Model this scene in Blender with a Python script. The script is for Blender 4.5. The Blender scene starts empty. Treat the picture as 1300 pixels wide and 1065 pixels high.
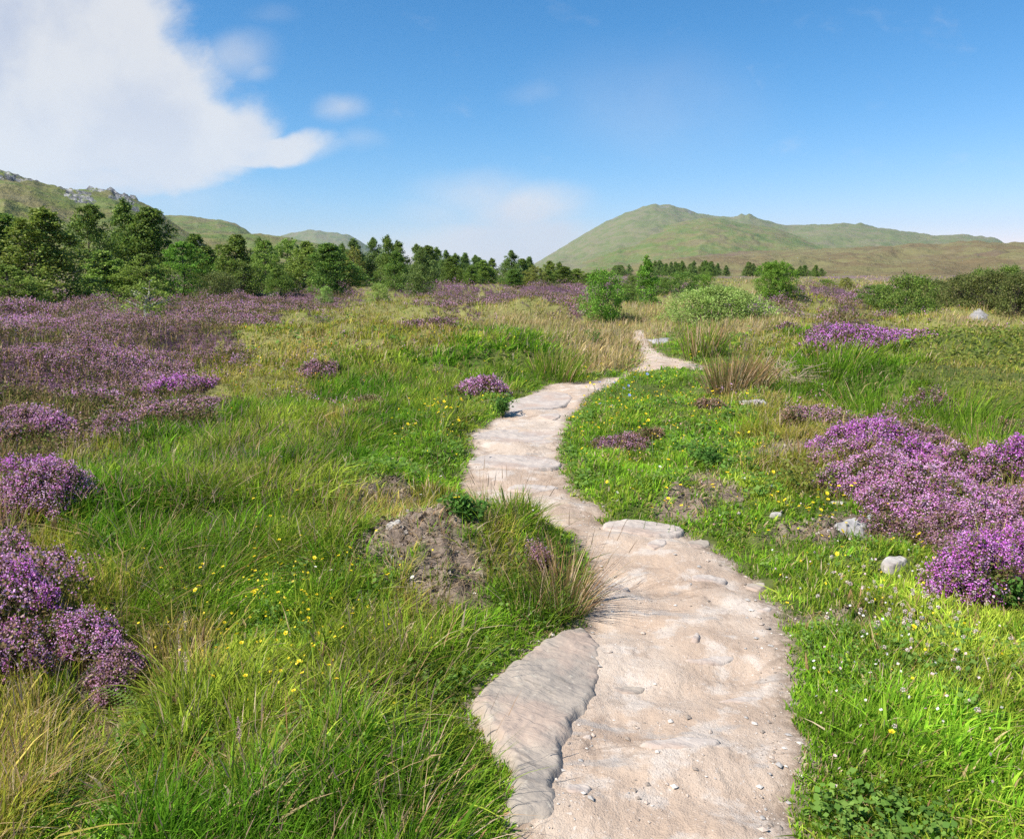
import bpy, math, random
import numpy as np

C = bpy.context.scene.collection
rng = np.random.default_rng(7)
F, PITCH, EYE = 1020.0, math.atan(182.5/1020.0), 1.6      # photo pixels (1300 x 1065)
CP, SP = math.cos(PITCH), math.sin(PITCH)

# ------------------------------------------------------------------ camera
cam_d = bpy.data.cameras.new('camera')
cam = bpy.data.objects.new('camera', cam_d); C.objects.link(cam)
cam.location = (0, 0, EYE); cam.rotation_euler = (math.pi/2-PITCH, 0, 0)
cam_d.sensor_width = 36; cam_d.lens = 36*F/1300; cam_d.clip_start = 0.05; cam_d.clip_end = 60000
bpy.context.scene.camera = cam

def ray(px, py):
    cx = (px-650)/F; cy = (532.5-py)/F
    return np.array([cx, CP+cy*SP, -SP+cy*CP])
def ray_azel(px, py):
    d = ray(px, py); return math.atan2(d[0], d[1]), d[2]/math.hypot(d[0], d[1])
def flat(px, py, z=0.0):
    d = ray(px, py); t = (z-EYE)/d[2]; return d[0]*t, d[1]*t
def project(x, y, z):
    zz = z-EYE
    dep = y*CP-zz*SP; up = y*SP+zz*CP
    dep = np.maximum(dep, 1e-3)
    return 650+F*x/dep, 532.5-F*up/dep

# ------------------------------------------------------------------ noise
def _hash(ix, iy, seed):
    h = (ix.astype(np.int64)*374761393 + iy.astype(np.int64)*668265263 + seed*974711) & 0xffffffff
    h = ((h ^ (h >> 13))*1274126177) & 0xffffffff
    return (h ^ (h >> 16)) & 0xffffffff
def perlin(x, y, seed=0):
    x = np.asarray(x, float); y = np.asarray(y, float)
    ix = np.floor(x); iy = np.floor(y); fx = x-ix; fy = y-iy
    def g(a, b):
        an = _hash(ix+a, iy+b, seed)/4294967296.0*2*math.pi
        return np.cos(an)*(fx-a)+np.sin(an)*(fy-b)
    u = fx*fx*fx*(fx*(fx*6-15)+10); v = fy*fy*fy*(fy*(fy*6-15)+10)
    a = g(0, 0)*(1-u)+g(1, 0)*u; b = g(0, 1)*(1-u)+g(1, 1)*u
    return (a*(1-v)+b*v)*1.5
def fbm(x, y, seed=0, octv=4, gain=.5, lac=2.03):
    s = 0; a = 1; f = 1; n = 0
    for o in range(octv):
        s = s+a*perlin(np.asarray(x)*f+o*17.3, np.asarray(y)*f-o*9.1, seed+o*31); n += a; a *= gain; f *= lac
    return s/n
def sstep(a, b, x):
    t = np.clip((np.asarray(x, float)-a)/(b-a), 0, 1); return t*t*(3-2*t)
def smooth_poly(p, it=2):
    p = np.array(p, float)
    for _ in range(it):
        q = np.roll(p, -1, 0)
        p = np.stack([p*.75+q*.25, p*.25+q*.75], 1).reshape(-1, 2)
    return p
def poly_sdf(x, y, poly):
    x = np.asarray(x, float); y = np.asarray(y, float)
    d2 = np.full(x.shape, 1e18); inside = np.zeros(x.shape, bool)
    n = len(poly)
    for i in range(n):
        x0, y0 = poly[i]; x1, y1 = poly[(i+1) % n]
        ex, ey = x1-x0, y1-y0; L = ex*ex+ey*ey+1e-12
        t = np.clip(((x-x0)*ex+(y-y0)*ey)/L, 0, 1)
        dx = x-x0-t*ex; dy = y-y0-t*ey
        d2 = np.minimum(d2, dx*dx+dy*dy)
        c = (y0 > y) != (y1 > y)
        if abs(ey) > 1e-12:
            inside ^= c & (x < ex*(y-y0)/ey+x0)
    d = np.sqrt(d2); return np.where(inside, -d, d)

# ------------------------------------------------------------------ path outline (photo px on the ground -> metres)
PATH_A_PX = [(650, 1065), (640, 975), (615, 920), (640, 880), (700, 815), (745, 782), (750, 740), (735, 700), (705, 672), (640, 652), (592, 637),
             (580, 612), (597, 585), (594, 556), (618, 538), (650, 515), (684, 494), (705, 485), (750, 484), (790, 478),
             (806, 476), (784, 488), (762, 496), (742, 512), (722, 535), (714, 556), (712, 580), (716, 610), (728, 630), (760, 643), (772, 650),
             (752, 661), (772, 664), (830, 665), (868, 674), (912, 698), (944, 718), (978, 758), (1002, 792), (1014, 850), (1019, 920), (1018, 975), (1016, 1065)]
PATH_B_PX = [(780, 484), (794, 473), (812, 462), (812, 450), (806, 438), (800, 424), (806, 418), (820, 420), (822, 432), (832, 446), (856, 456), (892, 462), (890, 472), (850, 470), (815, 474), (800, 484)]
pa = [flat(*p) for p in PATH_A_PX]
k0 = pa[0]; k1 = pa[-1]
pa = [(k0[0]*.9-.1, 0.2)] + pa + [(k1[0]*.8, 0.2)]
PATH_A = smooth_poly(pa, 1)
PATH_B = smooth_poly([flat(*p) for p in PATH_B_PX], 1)
SLAB_PX = [(583, 893), (612, 862), (646, 838), (690, 800), (722, 784), (745, 781), (770, 800), (782, 838), (778, 872), (760, 898), (742, 930), (734, 970), (728, 1010), (716, 1065), (618, 1065), (628, 1010), (628, 975), (608, 940), (588, 912)]
SLAB = [flat(*p) for p in SLAB_PX]
def path_sdf(x, y):
    x = np.asarray(x, float); y = np.asarray(y, float)
    out = np.full(x.shape, 9.0)
    m = (y < 30) & (np.abs(x) < 9) & (y > -3)
    xs, ys = x[m], y[m]
    w = fbm(xs*2.2, ys*2.2, 5, 3)*.09+perlin(xs*11, ys*11, 6)*.03
    out[m] = np.minimum(np.minimum(poly_sdf(xs, ys, PATH_A), poly_sdf(xs, ys, PATH_B))+w, poly_sdf(xs, ys, SLAB)+.02)
    return out

# ------------------------------------------------------------------ ground height
MOUNDS = [  # px, py, rx, ry (m), height
    (550, 725, .50, .42, .25), (480, 640, .5, .6, .10), (880, 545, .9, 1.0, .17), (960, 520, .9, 1.2, .18), (300, 640, 1.1, 1.0, .12),
    (1180, 640, 1.6, .9, .16), (100, 690, .8, .8, .14), (1110, 590, 1.0, .9, .12), (1230, 460, 3.0, 2.4, .35), (640, 700, .35, .4, .06),
    (1150, 530, 2.0, 1.6, -.22), (540, 440, 2.2, 1.5, .15), (1050, 400, 5, 4, .35), (150, 440, 5, 4, .2), (60, 800, .6, .5, .1)]
MOUNDS = [(*flat(px, py), rx, ry, h) for px, py, rx, ry, h in MOUNDS]
PEAT = [(540, 712, .42, .40), (500, 650, .26, .40), (590, 700, .26, .36), (575, 765, .26, .26), (505, 740, .22, .3), (1050, 790, .22, .10), (905, 635, .22, .5), (245, 838, .18, .10), (1060, 690, .4, .2), (880, 655, .25, .25), (30, 660, .25, .35), (330, 925, .10, .06), (985, 598, .35, .3)]
PEAT = [(*flat(px, py), rx, ry) for px, py, rx, ry in PEAT]
def peat(x, y):
    x = np.asarray(x, float); m = np.zeros(x.shape)
    n = fbm(x*4, np.asarray(y)*4, 44, 3)*.9
    for cx, cy, rx, ry in PEAT:
        m = np.maximum(m, 1-sstep(.6, 1.15, np.sqrt(((x-cx)/rx)**2+((y-cy)/ry)**2)+n))
    return m
def macro(x, y):
    d = np.hypot(x, y)
    return .0105*np.clip(d-50, 0, 110)
def ground_z(x, y, s=None, pt=None):
    x = np.asarray(x, float); y = np.asarray(y, float)
    if s is None: s = path_sdf(x, y)
    if pt is None: pt = peat(x, y)
    d = np.hypot(x, y)
    z = macro(x, y)
    off = sstep(-.02, .30, s)
    turf = .055 + fbm(x*.55, y*.55, 1, 4)*.17 + perlin(x*2.3, y*2.3, 2)*.055 + perlin(x*8, y*8, 3)*.012
    turf = turf+sstep(6, 60, d)*fbm(x*.06, y*.06, 9, 3)*.7
    turf = turf+sstep(7, 16, d)*(1-sstep(60, 110, d))*sstep(.2, 2.5, s)*(fbm(x*.16, y*.16, 14, 3)*1.0+.08)
    for cx, cy, rx, ry, h in MOUNDS:
        turf = turf+h*np.exp(-(((x-cx)/rx)**2+((y-cy)/ry)**2)*1.1)
    turf = turf+pt*(np.abs(fbm(x*6, y*6, 21, 5))*.15-.03)+pt*perlin(x*23, y*23, 29)*.018
    st = fbm(x*1.7, y*2.6, 12, 2)*9                       # laid stone ledges: shallow terraces across the path
    ledge = (np.floor(st)+sstep(.0, .25, st-np.floor(st)))*.006
    pth = fbm(x*1.3, y*1.3, 7, 3)*.022+fbm(x*9, y*9, 8, 4)*.009+ledge
    return z+pth*(1-off)+turf*off

def place(px, py, it=6):
    z = 0.0
    for _ in range(it):
        x, y = flat(px, py, z); z = float(ground_z(np.array([x]), np.array([y]))[0])
    return x, y, z
def at_dist(px, dist):
    az, _ = ray_azel(px, 350); x, y = math.sin(az)*dist, math.cos(az)*dist
    return x, y, float(ground_z(np.array([x]), np.array([y]))[0])

# ------------------------------------------------------------------ vegetation map, read in photo pixels of the flat ground
ROWS = [(352, 366, 'ooohhohhohhohhhhhootootooo'),
        (366, 378, 'hhohhhohhohhohhhhhtotohtto'),
        (378, 392, 'hhhhhhhhhoohhhhhottthhotoo'),
        (392, 412, 'hhhhhhhhooohoohtttthohotot'),
        (412, 440, 'hhhhhhhoooootttttsttohooto'),
        (440, 475, 'hhhhhhoooooollttsssolllbbb'),
        (475, 515, 'hhhhhooollllslsssssslllbbb'),
        (515, 560, 'hhhhhlllolslsssssssoolllbb'),
        (560, 610, 'hhollllllssssssssssoohhhll'),
        (610, 660, 'hollllllssssssssssssbohhhh'),
        (660, 710, 'eollllllsoosslssssssssoohh'),
        (710, 770, 'hoslllsslsssosssssssssssss'),
        (770, 830, 'hhosbssslsosslssssssssssss'),
        (830, 900, 'hobeosssllslssssssssssssss'),
        (900, 1300, 'oseslslslslslsssssssssssss')]
for a, b, r in ROWS: assert len(r) == 26, (a, len(r))
RY = np.array([r[0] for r in ROWS]+[1300.])
RM = np.array([[ord(c) for c in r[2]] for r in ROWS])
def veg(x, y, jit=True):
    px, py = project(x, y, macro(x, y))
    if jit:
        px = px+fbm(x*1.4, y*1.4, 61, 3)*70+rng.normal(0, 9, px.shape)
        k = np.interp(py, [350, 380, 450, 600, 900], [4, 8, 22, 40, 60])
        py = py+fbm(x*1.1+40, y*1.1, 62, 3)*k+rng.normal(0, .12, px.shape)*k
    ri = np.clip(np.searchsorted(RY, py, side='right')-1, 0, len(ROWS)-1)
    ci = np.clip((px/50).astype(int), 0, 25)
    return RM[ri, ci]

# ------------------------------------------------------------------ materials
def new_mat(name):
    m = bpy.data.materials.new(name); m.use_nodes = True
    nt = m.node_tree; nt.nodes.clear()
    out = nt.nodes.new('ShaderNodeOutputMaterial')
    return m, nt, out
class N:
    def __init__(s, nt): s.nt = nt
    def __call__(s, typ, ins=None, **kw):
        n = s.nt.nodes.new(typ)
        for k, v in kw.items(): setattr(n, k, v)
        for k, v in (ins or {}).items():
            sock = n.inputs[k]
            if isinstance(v, bpy.types.NodeSocket): s.nt.links.new(v, sock)
            else: sock.default_value = v
        return n
    def mix(s, f, a, b, bt='MIX'):
        n = s.nt.nodes.new('ShaderNodeMix'); n.data_type = 'RGBA'; n.blend_type = bt; n.clamp_factor = True
        for sock, v in ((n.inputs[0], f), (n.inputs[6], a), (n.inputs[7], b)):
            if isinstance(v, bpy.types.NodeSocket): s.nt.links.new(v, sock)
            else: sock.default_value = v if not isinstance(v, tuple) else (*v[:3], 1)
        return n.outputs[2]
    def math(s, op, a, b=0.0, c=0.0, clamp=False):
        n = s.nt.nodes.new('ShaderNodeMath'); n.operation = op; n.use_clamp = clamp
        for sock, v in zip(n.inputs, (a, b, c)):
            if isinstance(v, bpy.types.NodeSocket): s.nt.links.new(v, sock)
            else: sock.default_value = v
        return n.outputs[0]
    def rng(s, v, a, b, c=0.0, d=1.0, smooth=True):
        n = s('ShaderNodeMapRange', {'Value': v, 'From Min': a, 'From Max': b, 'To Min': c, 'To Max': d})
        n.interpolation_type = 'SMOOTHSTEP' if smooth else 'LINEAR'
        return n.outputs[0]
    def noise(s, vec, scale, detail=4, rough=.55, dist=0.0):
        n = s('ShaderNodeTexNoise', {'Scale': scale, 'Detail': detail, 'Roughness': rough, 'Distortion': dist})
        if vec is not None: s.nt.links.new(vec, n.inputs['Vector'])
        return n.outputs['Fac']

def leaf_mat(name, transl=.35, rough=.5, spec=.3, hue=0.0):
    m, nt, out = new_mat(name); n = N(nt)
    col = n('ShaderNodeAttribute', attribute_name='Col').outputs['Color']
    inf = n('ShaderNodeObjectInfo').outputs['Random']
    hs = n('ShaderNodeHueSaturation', {'Color': col, 'Hue': n.rng(inf, 0, 1, .5-hue, .5+hue, False), 'Value': n.rng(inf, 0, 1, 1-hue*7, 1+hue*7, False)}).outputs[0]
    p = n('ShaderNodeBsdfPrincipled', {'Base Color': hs, 'Roughness': rough, 'Specular IOR Level': spec})
    t = n('ShaderNodeBsdfTranslucent', {'Color': hs})
    mx = n('ShaderNodeMixShader', {0: transl, 1: p.outputs[0], 2: t.outputs[0]})
    nt.links.new(mx.outputs[0], out.inputs[0]); return m
M_GRASS = leaf_mat('grass_blades', .42, .7, .06)
M_HEATH = leaf_mat('heather_sprigs', .2, .7, .1)
M_FLOWER = leaf_mat('heather_flowers', .42, .8, .05)
M_PETAL = leaf_mat('petals', .2, .5, .3)
M_LEAF = leaf_mat('tree_leaves', .38, .55, .2, .012)

def bark(name, c1, c2):
    m, nt, out = new_mat(name); n = N(nt)
    tc = n('ShaderNodeTexCoord').outputs['Object']
    mp = n('ShaderNodeMapping', {'Vector': tc, 'Scale': (1, 1, .35)}).outputs[0]
    f = n.rng(n.noise(mp, 24, 4), .4, .62)
    p = n('ShaderNodeBsdfPrincipled', {'Base Color': n.mix(f, c1, c2), 'Roughness': .9, 'Specular IOR Level': .1})
    nt.links.new(p.outputs[0], out.inputs[0]); return m
M_BARK = bark('bark', (.09, .07, .05), (.2, .17, .13))
M_BIRCH = bark('birch_bark', (.55, .52, .46), (.12, .1, .08))

def stone_mat(name, base, dark, lichen, warm=0.0):
    m, nt, out = new_mat(name); n = N(nt)
    tc = n('ShaderNodeTexCoord').outputs['Object']
    mp = n('ShaderNodeMapping', {'Vector': tc, 'Scale': (1, 1, 1.5), 'Rotation': (.3, .2, .7)}).outputs[0]
    st = n('ShaderNodeMapping', {'Vector': mp, 'Scale': (3, 16, 6)}).outputs[0]
    a = n.noise(mp, 5, 6, .65); b = n.noise(st, 2.0, 5, .6, .6); c = n.noise(mp, 34, 4, .6); e = n.noise(mp, 2.4, 4, .6)
    col = n.mix(n.rng(a, .35, .65), base, dark)
    col = n.mix(n.rng(b, .55, .7, 0, .55), col, tuple(v*.55 for v in dark))
    col = n.mix(n.rng(c, .58, .68, 0, .55), col, lichen)
    col = n.mix(n.rng(e, .46, .6, 0, warm), col, (.42, .31, .24))
    h = n.math('ADD', n.math('MULTIPLY', a, .6), n.math('ADD', n.math('MULTIPLY', b, .5), n.math('MULTIPLY', c, .25)))
    bp = n('ShaderNodeBump', {'Strength': .8, 'Distance': .02, 'Height': h}).outputs[0]
    p = n('ShaderNodeBsdfPrincipled', {'Base Color': col, 'Roughness': .85, 'Specular IOR Level': .25, 'Normal': bp})
    nt.links.new(p.outputs[0], out.inputs[0]); return m
M_SLAB = stone_mat('grey_slab', (.37, .31, .25), (.26, .225, .19), (.46, .41, .33), .65)
M_PSTONE = stone_mat('path_stone', (.46, .39, .33), (.36, .31, .275), (.55, .5, .44), .7)
M_ROCK = stone_mat('field_stone', (.38, .36, .34), (.2, .2, .2), (.55, .53, .48), .1)
M_WHITE = stone_mat('quartz_stone', (.46, .42, .37), (.26, .25, .235), (.60, .57, .52), .3)

# ------------------------------------------------------------------ mesh helpers
def mesh_obj(name, verts, faces, mats, parent=None, col=None, smooth=False, midx=None):
    """faces: list of int arrays (n,3) or (n,4)."""
    me = bpy.data.meshes.new(name)
    verts = np.asarray(verts, np.float32)
    faces = [np.asarray(f, np.int32) for f in faces if len(f)]
    me.vertices.add(len(verts)); me.vertices.foreach_set('co', verts.ravel())
    loops = np.concatenate([f.ravel() for f in faces]); sizes = np.concatenate([np.full(len(f), f.shape[1], np.int32) for f in faces])
    me.loops.add(len(loops)); me.loops.foreach_set('vertex_index', loops)
    me.polygons.add(len(sizes))
    me.polygons.foreach_set('loop_start', np.concatenate([[0], np.cumsum(sizes)[:-1]]).astype(np.int32))
    if midx is not None: me.polygons.foreach_set('material_index', np.asarray(midx, np.int32))
    me.polygons.foreach_set('use_smooth', np.full(len(sizes), smooth, bool))
    for m in (mats if isinstance(mats, (list, tuple)) else [mats]): me.materials.append(m)
    if col is not None:
        a = me.color_attributes.new('Col', 'FLOAT_COLOR', 'POINT')
        c = np.ones((len(verts), 4), np.float32); c[:, :3] = col
        a.data.foreach_set('color', c.ravel())
    me.update(calc_edges=True)
    o = bpy.data.objects.new(name, me); C.objects.link(o)
    if parent: o.parent = parent
    return o
class Acc:
    def __init__(s): s.v = []; s.t = []; s.q = []; s.c = []; s.n = 0
    def add(s, v, tri=None, quad=None, c=None):
        v = np.asarray(v, np.float32).reshape(-1, 3); s.v.append(v)
        if tri is not None and len(tri): s.t.append(np.asarray(tri).reshape(-1, 3)+s.n)
        if quad is not None and len(quad): s.q.append(np.asarray(quad).reshape(-1, 4)+s.n)
        c = np.asarray(c if c is not None else (1, 1, 1), np.float32)
        s.c.append(np.broadcast_to(c, v.shape) if c.ndim < 2 or len(c) != len(v) else c)
        s.n += len(v)
    def build(s, name, mat, parent=None, smooth=False):
        f = []
        if s.t: f.append(np.concatenate(s.t))
        if s.q: f.append(np.concatenate(s.q))
        return mesh_obj(name, np.concatenate(s.v), f, mat, parent, np.concatenate(s.c), smooth)
    def empty(s): return s.n == 0
def tag(o, label=None, cat=None, group=None, kind=None):
    if label: o['label'] = label
    if cat: o['category'] = cat
    if group: o['group'] = group
    if kind: o['kind'] = kind
    return o
def thing(name, loc, label, cat, group=None, rz=0):
    o = bpy.data.objects.new(name, None); C.objects.link(o); o.location = loc; o.rotation_euler[2] = rz; o.empty_display_size = .1
    return tag(o, label, cat, group)
def unit(v): return v/np.maximum(np.linalg.norm(v, axis=-1, keepdims=True), 1e-9)

def blades(acc, base, direc, lean, length, width, col, tipcol=None, segs=3):
    """base (n,3); direc: start direction; lean (n,3) bend added along the blade; length,width (n,)"""
    n = len(base)
    if n == 0: return
    side = np.cross(direc, rng.normal(size=(n, 3))*np.array([1, 1, .15])); side = unit(side)
    side[:, 2] *= .3
    ts = {3: [0, .4, .75, 1], 2: [0, .55, 1], 1: [0, 1]}[segs]
    L = length[:, None]; vs = []; cs = []
    for t in ts:
        p = base+direc*L*t+lean*L*(t*t)
        w = (width*(1-t**2.2)*.5)[:, None]*side
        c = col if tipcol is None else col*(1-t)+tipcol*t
        if t < 1: vs += [p-w, p+w]; cs += [c, c]
        else: vs.append(p); cs.append(c)
    k = len(vs)
    V = np.stack(vs, 1); CC = np.stack(cs, 1)
    off = (np.arange(n)*k)[:, None]
    quad = [np.array([2*i, 2*i+1, 2*i+3, 2*i+2])+off for i in range(len(ts)-2)]
    tri = np.array([k-3, k-2, k-1])+off
    acc.add(V, tri=tri, quad=np.concatenate(quad) if quad else None, c=CC.reshape(-1, 3))

def quads_at(acc, cen, size, col, nrm=None, aspect=1.0, kite=False):
    """randomly turned small quads; nrm biases their facing"""
    n = len(cen)
    if n == 0: return
    nn = rng.normal(size=(n, 3))
    if nrm is not None: nn = unit(nn)+nrm
    nn = unit(nn); u = unit(np.cross(nn, rng.normal(size=(n, 3)))); v = np.cross(nn, u)
    s = np.asarray(size)
    s = (s if s.ndim else np.full(n, float(s)))[:, None]*.5
    u = u*s; v = v*s*aspect
    if kite: V = np.stack([cen-u, cen-v+u*.15, cen+u, cen+v+u*.15], 1)
    else: V = np.stack([cen-u-v, cen+u-v, cen+u+v, cen-u+v], 1)
    acc.add(V, quad=np.array([0, 1, 2, 3])+(np.arange(n)*4)[:, None], c=np.repeat(col, 4, 0) if np.ndim(col) > 1 else col)

def tube(acc, pts, rad, col=(1, 1, 1), sides=6):
    pts = np.asarray(pts, float); n = len(pts)
    d = np.gradient(pts, axis=0); d = unit(d)
    ref = np.array([.31, .2, .93]) if abs(d[0][2]) < .8 else np.array([1., .1, 0])
    u = unit(np.cross(d, ref)); v = np.cross(d, u)
    a = np.arange(sides)*2*math.pi/sides
    rad = np.asarray(rad)[:, None, None]
    V = pts[:, None]+rad*(np.cos(a)[None, :, None]*u[:, None]+np.sin(a)[None, :, None]*v[:, None])
    q = []
    for i in range(n-1):
        for j in range(sides):
            k = (j+1) % sides; q.append((i*sides+j, i*sides+k, (i+1)*sides+k, (i+1)*sides+j))
    acc.add(V, quad=q, c=col)

# ------------------------------------------------------------------ ground sheet
def build_ground():
    rs = [0.9]
    while rs[-1] < 30: rs.append(rs[-1]*1.0066)
    while rs[-1] < 300: rs.append(rs[-1]*1.02)
    while rs[-1] < 9000: rs.append(rs[-1]*1.12)
    r = np.array(rs); th = np.radians(np.linspace(-62, 62, 760))
    R, T = np.meshgrid(r, th, indexing='ij')
    cy = -.6
    x = R*np.sin(T); y = R*np.cos(T)+cy
    s = path_sdf(x, y); pt = peat(x, y)
    z = ground_z(x, y, s, pt)
    V = np.stack([x, y, z], -1).reshape(-1, 3)
    n0, n1 = x.shape; idx = np.arange(n0*n1).reshape(n0, n1)
    Q = np.stack([idx[:-1, :-1], idx[1:, :-1], idx[1:, 1:], idx[:-1, 1:]], -1).reshape(-1, 4)[:, ::-1]
    k = veg(x, y)
    heath = (k == ord('h')).astype(float)
    dry = np.isin(k, [ord('t'), ord('o')]).astype(float)
    col = np.stack([1-sstep(-.03, .06, s), np.maximum(pt, (k == ord('e'))*.8), heath], -1).reshape(-1, 3)
    # rest of the sheet, behind the camera, as a plain coarse skirt of the same sheet
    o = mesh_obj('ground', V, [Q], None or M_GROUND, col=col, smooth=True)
    a = o.data.attributes.new('dry', 'FLOAT', 'POINT'); a.data.foreach_set('value', dry.ravel().astype(np.float32))
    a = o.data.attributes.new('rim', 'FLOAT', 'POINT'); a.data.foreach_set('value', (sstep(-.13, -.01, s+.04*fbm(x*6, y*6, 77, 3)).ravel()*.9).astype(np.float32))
    tag(o, kind='structure'); return o

def ground_mat():
    m, nt, out = new_mat('ground'); n = N(nt)
    pos = n('ShaderNodeTexCoord').outputs['Object']
    at = n('ShaderNodeSeparateColor', {'Color': n('ShaderNodeAttribute', attribute_name='Col').outputs['Color']})
    path, pt, heath = at.outputs[0], at.outputs[1], at.outputs[2]
    dry = n('ShaderNodeAttribute', attribute_name='dry').outputs['Fac']
    big = n.noise(pos, .9, 5, .6); mid = n.noise(pos, 5, 5, .6); fine = n.noise(pos, 38, 5, .65); grit = n.noise(pos, 170, 3, .6)
    wide = n.noise(pos, .05, 5, .6); wide2 = n.noise(pos, .021, 6, .65)
    # path: worn pinkish sand over pale bedrock
    c = n.mix(n.rng(big, .38, .62), (.43, .32, .235), (.50, .405, .32))
    c = n.mix(n.rng(mid, .50, .62, 0, .65), c, (.56, .49, .42))
    c = n.mix(n.rng(n.noise(pos, 2.2, 6, .65, .5), .54, .62, 0, .8), c, (.33, .24, .175))
    c = n.mix(n.rng(fine, .56, .70, 0, .5), c, (.31, .235, .18))
    c = n.mix(n.rng(n.noise(pos, 75, 3, .6), .62, .70, 0, .6), c, (.64, .57, .5))
    c = n.mix(n.rng(grit, .58, .70, 0, .45), c, (.25, .19, .15))
    st = n('ShaderNodeMapping', {'Vector': pos, 'Scale': (1.2, 3.2, 1), 'Rotation': (0, 0, .15)}).outputs[0]
    c = n.mix(n.rng(n.noise(st, 1.6, 6, .6, .3), .60, .66, 0, .6), c, (.35, .32, .29))
    cr_ = n('ShaderNodeTexVoronoi', {'Vector': n('ShaderNodeVectorMath', {0: n('ShaderNodeMapping', {'Vector': pos, 'Scale': (1.3, 2.6, 1)}).outputs[0], 1: n('ShaderNodeVectorMath', {0: n('ShaderNodeTexNoise', {'Vector': pos, 'Scale': 3.0, 'Detail': 5.0}).outputs['Color'], 'Scale': .5}, operation='SCALE').outputs[0]}, operation='ADD').outputs[0], 'Scale': 1.3}, feature='DISTANCE_TO_EDGE').outputs['Distance']
    crk = n.math('MULTIPLY', n.rng(cr_, .022, .004), n.rng(n.noise(pos, 1.1, 3, .6), .46, .58))
    c = n.mix(n.math('MULTIPLY', crk, .35), c, (.17, .125, .095))
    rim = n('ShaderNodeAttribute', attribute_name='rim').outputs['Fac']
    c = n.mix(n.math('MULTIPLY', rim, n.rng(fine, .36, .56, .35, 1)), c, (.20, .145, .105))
    pathc = c
    # turf soil
    c = n.mix(n.rng(mid, .4, .62), (.06, .085, .016), (.11, .13, .030))
    c = n.mix(n.rng(fine, .5, .66, 0, .6), c, (.10, .085, .045))
    c = n.mix(n.math('MULTIPLY', dry, .7), c, (.25, .23, .08))
    hc = n.mix(n.rng(mid, .42, .62), (.075, .050, .035), (.11, .060, .085))
    hc = n.mix(n.rng(fine, .5, .62, 0, .6), hc, (.20, .085, .20))
    c = n.mix(heath, c, hc)
    # beyond ~90 m the individual tufts are under a pixel: heather / grass colour lives in the sheet
    pc = n.mix(n.rng(fine, .4, .6), (.12, .09, .068), (.22, .168, .128))
    pc = n.mix(n.rng(mid, .5, .6, 0, .6), pc, (.30, .235, .18))
    pc = n.mix(n.rng(grit, .5, .7, 0, .5), pc, (.05, .04, .034))
    c = n.mix(pt, c, pc)
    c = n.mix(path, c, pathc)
    geo = n('ShaderNodeNewGeometry').outputs['Position']
    d = n('ShaderNodeVectorMath', {0: geo}, operation='LENGTH').outputs['Value']
    far = n.mix(n.rng(wide2, .42, .58), (.14, .14, .055), (.19, .12, .13))
    far = n.mix(n.rng(wide, .52, .64, 0, .7), far, (.13, .15, .05))
    c = n.mix(n.rng(d, 70, 160), c, far)
    hgt = n.math('ADD', n.math('MULTIPLY', mid, .5), n.math('ADD', n.math('MULTIPLY', fine, .35), n.math('MULTIPLY', grit, .20)))
    bp = n('ShaderNodeBump', {'Strength': 1.0, 'Distance': .022, 'Height': hgt}).outputs[0]
    p = n('ShaderNodeBsdfPrincipled', {'Base Color': c, 'Roughness': .92, 'Specular IOR Level': .15, 'Normal': bp})
    nt.links.new(p.outputs[0], out.inputs[0]); return m
M_GROUND = ground_mat()
build_ground()

# ------------------------------------------------------------------ hills
RIDGES = [  # distance, near foot distance, skyline px points, roughness, crag amount
    dict(R=6200, foot=3000, rough=.02, kind=2, pts=[(250, 335), (330, 312), (352, 303), (372, 297), (390, 292), (408, 295), (425, 298), (442, 298), (452, 303), (470, 316), (500, 335), (560, 352)]),
    dict(R=2300, foot=900, rough=.02, kind=1, pts=[(100, 290), (180, 277), (210, 274), (240, 273), (262, 277), (285, 280), (300, 284), (312, 291), (322, 300), (350, 325), (400, 352)]),
    dict(R=900, foot=240, rough=.026, kind=0, pts=[(-260, 185), (-100, 196), (0, 215), (15, 219), (30, 226), (60, 237), (75, 240), (95, 244), (112, 242), (130, 241), (150, 246), (170, 253), (185, 262), (200, 270), (230, 292), (270, 318), (300, 335), (340, 352)]),
    dict(R=1500, foot=300, rough=.02, kind=1, pts=[(150, 296), (250, 296), (310, 299), (330, 302), (370, 305), (400, 310), (440, 317), (470, 328), (520, 345), (580, 353)]),
    dict(R=4600, foot=1900, rough=.016, kind=2, pts=[(650, 352), (690, 328), (700, 322), (720, 310), (745, 295), (770, 281), (790, 272), (808, 265), (820, 261), (826, 259.5), (832, 258.5), (837, 261), (846, 260), (852, 259.5), (858, 262), (864, 264), (875, 267), (888, 271), (905, 274), (925, 275), (936, 274), (941, 271), (947, 272), (951, 270.5), (956, 274), (970, 279), (985, 283), (1000, 286), (1020, 285), (1050, 284), (1066, 284), (1071, 282), (1078, 284.5), (1086, 285), (1093, 282.5), (1099, 285), (1110, 288), (1150, 294), (1190, 299), (1205, 299), (1222, 296), (1235, 300), (1262, 301), (1275, 309), (1300, 313), (1400, 322), (1600, 330)]),
    dict(R=3500, foot=1500, rough=.018, kind=1, pts=[(690, 352), (740, 330), (800, 303), (840, 288), (870, 280), (895, 276.5), (915, 277), (940, 283), (965, 287), (985, 290), (1005, 297), (1030, 306), (1060, 313), (1100, 320), (1150, 327), (1220, 335), (1300, 345)]),
    dict(R=1700, foot=330, rough=.02, kind=3, pts=[(700, 353), (800, 338), (860, 328), (930, 322), (1000, 320), (1060, 316), (1110, 314), (1170, 311), (1230, 310), (1300, 310), (1400, 309), (1600, 308)]),
]
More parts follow.
